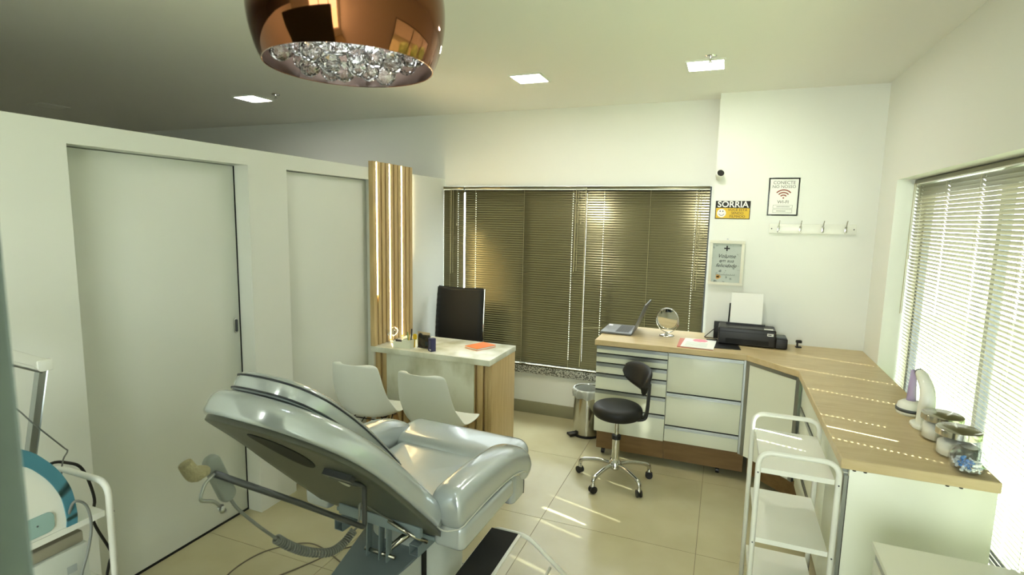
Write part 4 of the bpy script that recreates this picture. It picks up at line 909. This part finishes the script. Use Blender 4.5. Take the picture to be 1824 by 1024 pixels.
bm = B(); cushion(bm, ell(.09, .44, .022, .035), .003, .001, lambda x, s, t: BF(x, s, t - .0175), n=2, inner=2); obj('oval_label', bm, M_PIPE_W, bk, True, world=False)
# front pad, raised over the backrest
po = resample([(p.x, p.y) for p in smooth_path([(.16, .27, 0), (.172, .40, 0), (.172, .68, 0), (.16, .80, 0), (.11, .875, 0), (0, .895, 0), (-.11, .875, 0), (-.16, .80, 0), (-.172, .68, 0), (-.172, .40, 0), (-.16, .27, 0), (-.09, .235, 0), (0, .23, 0), (.09, .235, 0), (.16, .27, 0)], 4)][:-1], 64)
bm = B(); cushion(bm, po, .066, .024, lambda x, s, t: BF(x, s, .088 + t), n=5, inner=5, rb=.008, crown=.012)
pd = obj('head_cushion', bm, M_VINYL, tc_, True, world=False)
for tt, m_ in ((.137, M_PIPE_D), (.096, M_PIPE_D)):
    obj('piping', tube(B(), [BF(a * 1.0, c, tt) for a, c in po], .0035, 6, closed=True), m_, pd, True, world=False)
# seat
bm = B(); cushion(bm, rrect(-.27, .27, -.01, .50, .05), .10, .04, lambda a, c, z: (a, c + .0, z + .545), crown=-.012); obj('seat', bm, M_VINYL, tc_, True, world=False)
bm = B(); cushion(bm, rrect(-.35, .355, .455, .745, .075, 8), .135, .055, lambda a, c, z: (a, c, z + .53 + .012), crown=.004); fr2 = obj('front_roll', bm, M_VINYL, tc_, True, world=False)
def arm(sx):
    pth = smooth_path([(0, -.055, .678), (0, .02, .684), (0, .16, .690), (0, .32, .686), (0, .44, .672), (0, .545, .632), (0, .60, .56)], 6); n = len(pth); b = B(); rings = []; K = 28
    for i, p in enumerate(pth):
        t_ = (pth[min(i + 1, n - 1)] - pth[max(i - 1, 0)]).normalized(); up = Vector((0, -t_.z, t_.y)); v = i / (n - 1)
        e_ = 1.0
        if i < 5: e_ = math.sqrt(max(.02, 1 - ((5 - i) / 5.3) ** 2))
        if i > n - 4: e_ = math.sqrt(max(.1, 1 - ((i - (n - 4)) / 3.4) ** 2))
        hw = .070 * (.75 + .25 * e_); hh = (.088 - .022 * v) * e_; row = []
        for k in range(K):
            a = 2 * PI * k / K; c, s = math.cos(a), math.sin(a); q = 2 / 3.2
            xx = hw * math.copysign(abs(c) ** q, c); zz = hh * math.copysign(abs(s) ** q, s)
            row.append(b.verts.new(p + Vector((sx * .335 + xx, 0, 0)) + up * zz))
        rings.append(row)
    for A, C in zip(rings, rings[1:]):
        for k in range(K): b.faces.new((A[k], A[(k + 1) % K], C[(k + 1) % K], C[k]))
    b.faces.new(rings[0][::-1]); b.faces.new(rings[-1]); bmesh.ops.recalc_face_normals(b, faces=b.faces[:])
    o = obj('armrest', b, M_VINYL, tc_, True, world=False)
    pp_ = []
    for i, p in enumerate(pth[3:-6]):
        v = (i + 3) / (n - 1); pp_.append(p + Vector((sx * .4055, 0, -.048 + .01 * v)))
    obj('piping', tube(B(), smooth_path([(sx * .27, -.052, .68), (sx * .29, -.064, .64), (sx * .335, -.064, .612), (sx * .39, -.042, .620)], 4) + pp_, .0028, 6), M_PIPE_W, o, True, world=False)
    # drop end at the front
    bm = B(); cushion(bm, rrect(-.052, .052, -.07, .07, .03), .15, .02, lambda a, c, z: (sx * .335 + a, .515 + c + .02 * z, z + .463)); de = obj('arm_drop_end', bm, M_VINYL, o, True, world=False)
    obj('piping', tube(B(), [(sx * .335 + .0505, .562, .59), (sx * .335 + .0505, .560, .478)], .003, 6), M_BLACK, o, True, world=False)
    bm = B(); cushion(bm, rrect(-.07, .07, -.03, .43, .03), .10, .02, lambda a, c, z: (sx * .33 + a, c, z + .515 + .05 * max(0, c) * (1 - z / .1))); obj('seat_side', bm, M_VINYL, tc_, True, world=False)
arm(1); arm(-1)
# metalwork below the seat
b = B(); box(b, -.26, .26, .02, .66, .495, .512); obj('seat_plate', b, M_GREYM, tc_, world=False)
def sqtube(x, y0, y1, z, s=.022):
    b = B(); w = .003
    box(b, x - s, x + s, y0, y1, z + s - w, z + s); box(b, x - s, x + s, y0, y1, z - s, z - s + w); box(b, x - s, x - s + w, y0, y1, z - s + w, z + s - w); box(b, x + s - w, x + s, y0, y1, z - s + w, z + s - w); box(b, x - s + w, x + s - w, y0 + .05, y0 + .055, z - s + w, z + s - w)
    return b
for x in (-.20, .182): obj('frame_tube', sqtube(x, -.035, .62, .470), M_GREYM, tc_, world=False)
for x in (-.055, .008, .045): obj('hinge_plate', obb(B(), (x, -.012, .50), (.003, 0, 0), (0, .016, 0), Vector((0, .006, .125)), .001), M_GREYM, tc_, world=False)
obj('hinge_bolt', tube(B(), [(-.075, -.015, .395), (.075, -.015, .395)], .009, 12), M_STEEL, tc_, True, world=False)
obj('actuator', tube(B(), [(.03, -.01, .41), (.10, .22, .47)], .02, 14, radii=[.012, .022]), M_STEEL, tc_, True, world=False)
b = B(); box(b, -.16, .24, -.075, -.055, .555, .60, .003); obj('recline_bar', b, M_GREYM, tc_, world=False)
obj('release_lever', tube(B(), fillet([(.10, -.085, .60), (.21, -.08, .565), (.24, -.03, .52)], .03), .008, 8), M_STEEL, tc_, True, world=False)
# base housing
b = B(); prism(b, [(-.235, .20), (.112, .19), (.10, -.46), (-.03, -.46)], .03, .352); obj('base_housing', b, M_GREYM, tc_, world=False)
b = B(); prism(b, [(.1125, .12), (.113, .19), (.118, .19), (.103, -.46), (.1005, -.46)], .03, .345); obj('housing_lit_side', b, M_COVER, tc_, world=False)  # paler plate on the same housing, painting its brighter lit side
b = B(); cushion(b, rrect(-.21, .185, .128, .42, .11, 10), .462, .01, lambda a, c, z: (a, c, z + .03)); obj('column_cover', b, M_COVER, tc_, True, world=False)
obj('cover_gap_shade', box(B(), .119, .124, .108, .19, .03, .40), M_DARK, tc_, world=False)  # dark strip painting the shade in the gap beside the column cover
b = B(); box(b, -.30, .15, -.50, .55, 0, .03, .008); obj('floor_plate', b, M_GREYD, tc_, world=False)
# rod that carries the hand control
RXL = .2
b = B(); box(b, .10, .215, -.012, .012, -.02, .0); T_ = Matrix.Translation((0, -.40, .945)) @ Matrix.Rotation(math.radians(-44), 4, 'X'); b.transform(T_); obj('rod_bracket', b, M_GREYD, tc_, world=False)
obj('holder_rod', tube(B(), fillet([(.12, -.405, .930), (.2, -.375, .905), (.2, -.336, .885), (.2, -.337, .735), (.2, -.62, .965), (.2, -.858, 1.152)], .02, 5), .0085, 10), M_GREYD, tc_, True, world=False)
hk = B(); tube(hk, fillet([(.2, -.858, 1.152), (.2, -.885, 1.14), (.2, -.90, 1.105), (.2, -.862, 1.085), (.2, -.845, 1.06)], .01, 4), .004, 8); tube(hk, [(.2, -.847, 1.064), (.2, -.842, 1.05)], .008, 8); obj('rod_hook', hk, M_ALU, tc_, True, world=False)
hc = B(); cushion(hc, rrect(-.024, .024, -.07, .075, .022), .024, .009, lambda a, c, z: (.178 - z, -.822 - .35 * c + .92 * a * .9, 1.115 + .92 * c + .3 * a)); hcc = obj('hand_control', hc, mat('remote_grey', rgb(134, 142, 138), .45), tc_, True, world=False)
obj('control_button', tube(B(), [(.152, -.800, 1.06), (.15, -.800, 1.06)], .007, 10), M_GREYD, hcc, world=False)
straight = [Vector(p) for p in ((.168, -.797, 1.052), (.18, -.785, 1.02), (.19, -.735, .95), (.2, -.69, .893))]
sag = smooth_path([(.2, -.69, .893), (.2, -.642, .842), (.2, -.58, .79), (.2, -.50, .742), (.2, -.44, .735), (.2, -.39, .752)], 30)
b = B(); tube(b, smooth_path(straight, 5), .0042, 8); coil = []
for i, p in enumerate(sag[:-1]):
    t_ = (sag[i + 1] - p).normalized(); a1 = Vector((1, 0, 0)); a2 = t_.cross(a1).normalized()
    for q in range(2):
        th = 2 * PI * (i + q / 2) * 34 / len(sag); coil.append(p.lerp(sag[i + 1], q / 2) + (a1 * math.cos(th) + a2 * math.sin(th)) * .0105)
b2 = B(); sub = []
for i in range(len(coil) - 1): sub += [coil[i], ]
sub = smooth_path(coil, 3)
tube(b, sub, .0033, 6); tube(b, smooth_path([(.2, -.39, .752), (.2, -.37, .76), (.2, -.362, .79), (.19, -.34, .82), (.15, -.2, .70), (.1, -.02, .55)], 5), .0036, 8)
obj('coiled_cord', b, M_CABLEG, tc_, True, world=False)
tf = B(); P_ = smooth_path([(.2, -.875, 1.168), (.2, -.892, 1.172), (.2, -.91, 1.175), (.195, -.925, 1.205)], 6); tube(tf, P_, .01, 12, radii=[.006 + .012 * math.sin(PI * min(1, .15 + .85 * i / (len(P_) - 1)) * .72) for i in range(len(P_))])
wl = Matrix.Translation((-1.235, 1.746, 0)) @ Matrix.Rotation(-.064, 4, 'Z')
tf.transform(wl); at('hanging_brush', tf, mat('beige_bristle', rgb(168, 162, 128), .9, bump=.8, bscale=200), 'beige bristle tuft hooked on the end of the grey rod', 'brush', smooth=True)
# floor cables
at('floor_cable', tube(B(), smooth_path([(-2.15, 1.72, .004), (-2.175, 1.85, .004), (-2.15, 1.99, .004), (-2.06, 2.10, .004), (-1.98, 2.145, .004), (-1.88, 2.135, .004), (-1.78, 2.10, .004), (-1.66, 2.05, .004), (-1.55, 1.98, .004)]), .0035, 8), M_CABLEB, 'thin brown cable curving on the floor near the partition', 'cable', 'floor cables')
at('floor_cable', tube(B(), smooth_path([(-1.98, 1.80, .004), (-1.92, 1.90, .004), (-1.86, 2.02, .004), (-1.80, 2.16, .004), (-1.70, 2.26, .004), (-1.60, 2.30, .004)]), .0035, 8), M_CABLEB, 'thin brown cable running straight under the chair', 'cable', 'floor cables')

# ------------------------------------------------------------------ step stool
ss = thing('step_stool', 'white tube step stool with black grip tread in front', 'step stool', (-.92, 2.0, 0))
obj('tread', box(B(), -.985, -.828, 1.62, 2.300, .238, .25, .002), M_ENAMEL, ss); obj('grip_mat', box(B(), -.98, -.842, 1.63, 2.296, .2502, .2535), M_GRIP, ss)
for y in (2.312, 1.608): obj('tube_frame', tube(B(), fillet([(-.985, y, .011), (-.985, y, .243), (-.80, y, .243), (-.50, y, .011)], .05, 8), .0105, 12), M_ENAMEL, ss, True)
obj('cross_tube', tube(B(), [(-.985, 1.608, .12), (-.985, 2.312, .12)], .009, 10), M_ENAMEL, ss, True)
obj('lower_tread', box(B(), -.76, -.60, 1.62, 2.15, .118, .13, .002), M_ENAMEL, ss); obj('grip_mat', box(B(), -.752, -.608, 1.63, 2.145, .1302, .1335), M_GRIP, ss)
obj('cross_tube', tube(B(), [(-.68, 1.608, .11), (-.68, 2.312, .11)], .007, 10), M_ENAMEL, ss, True)
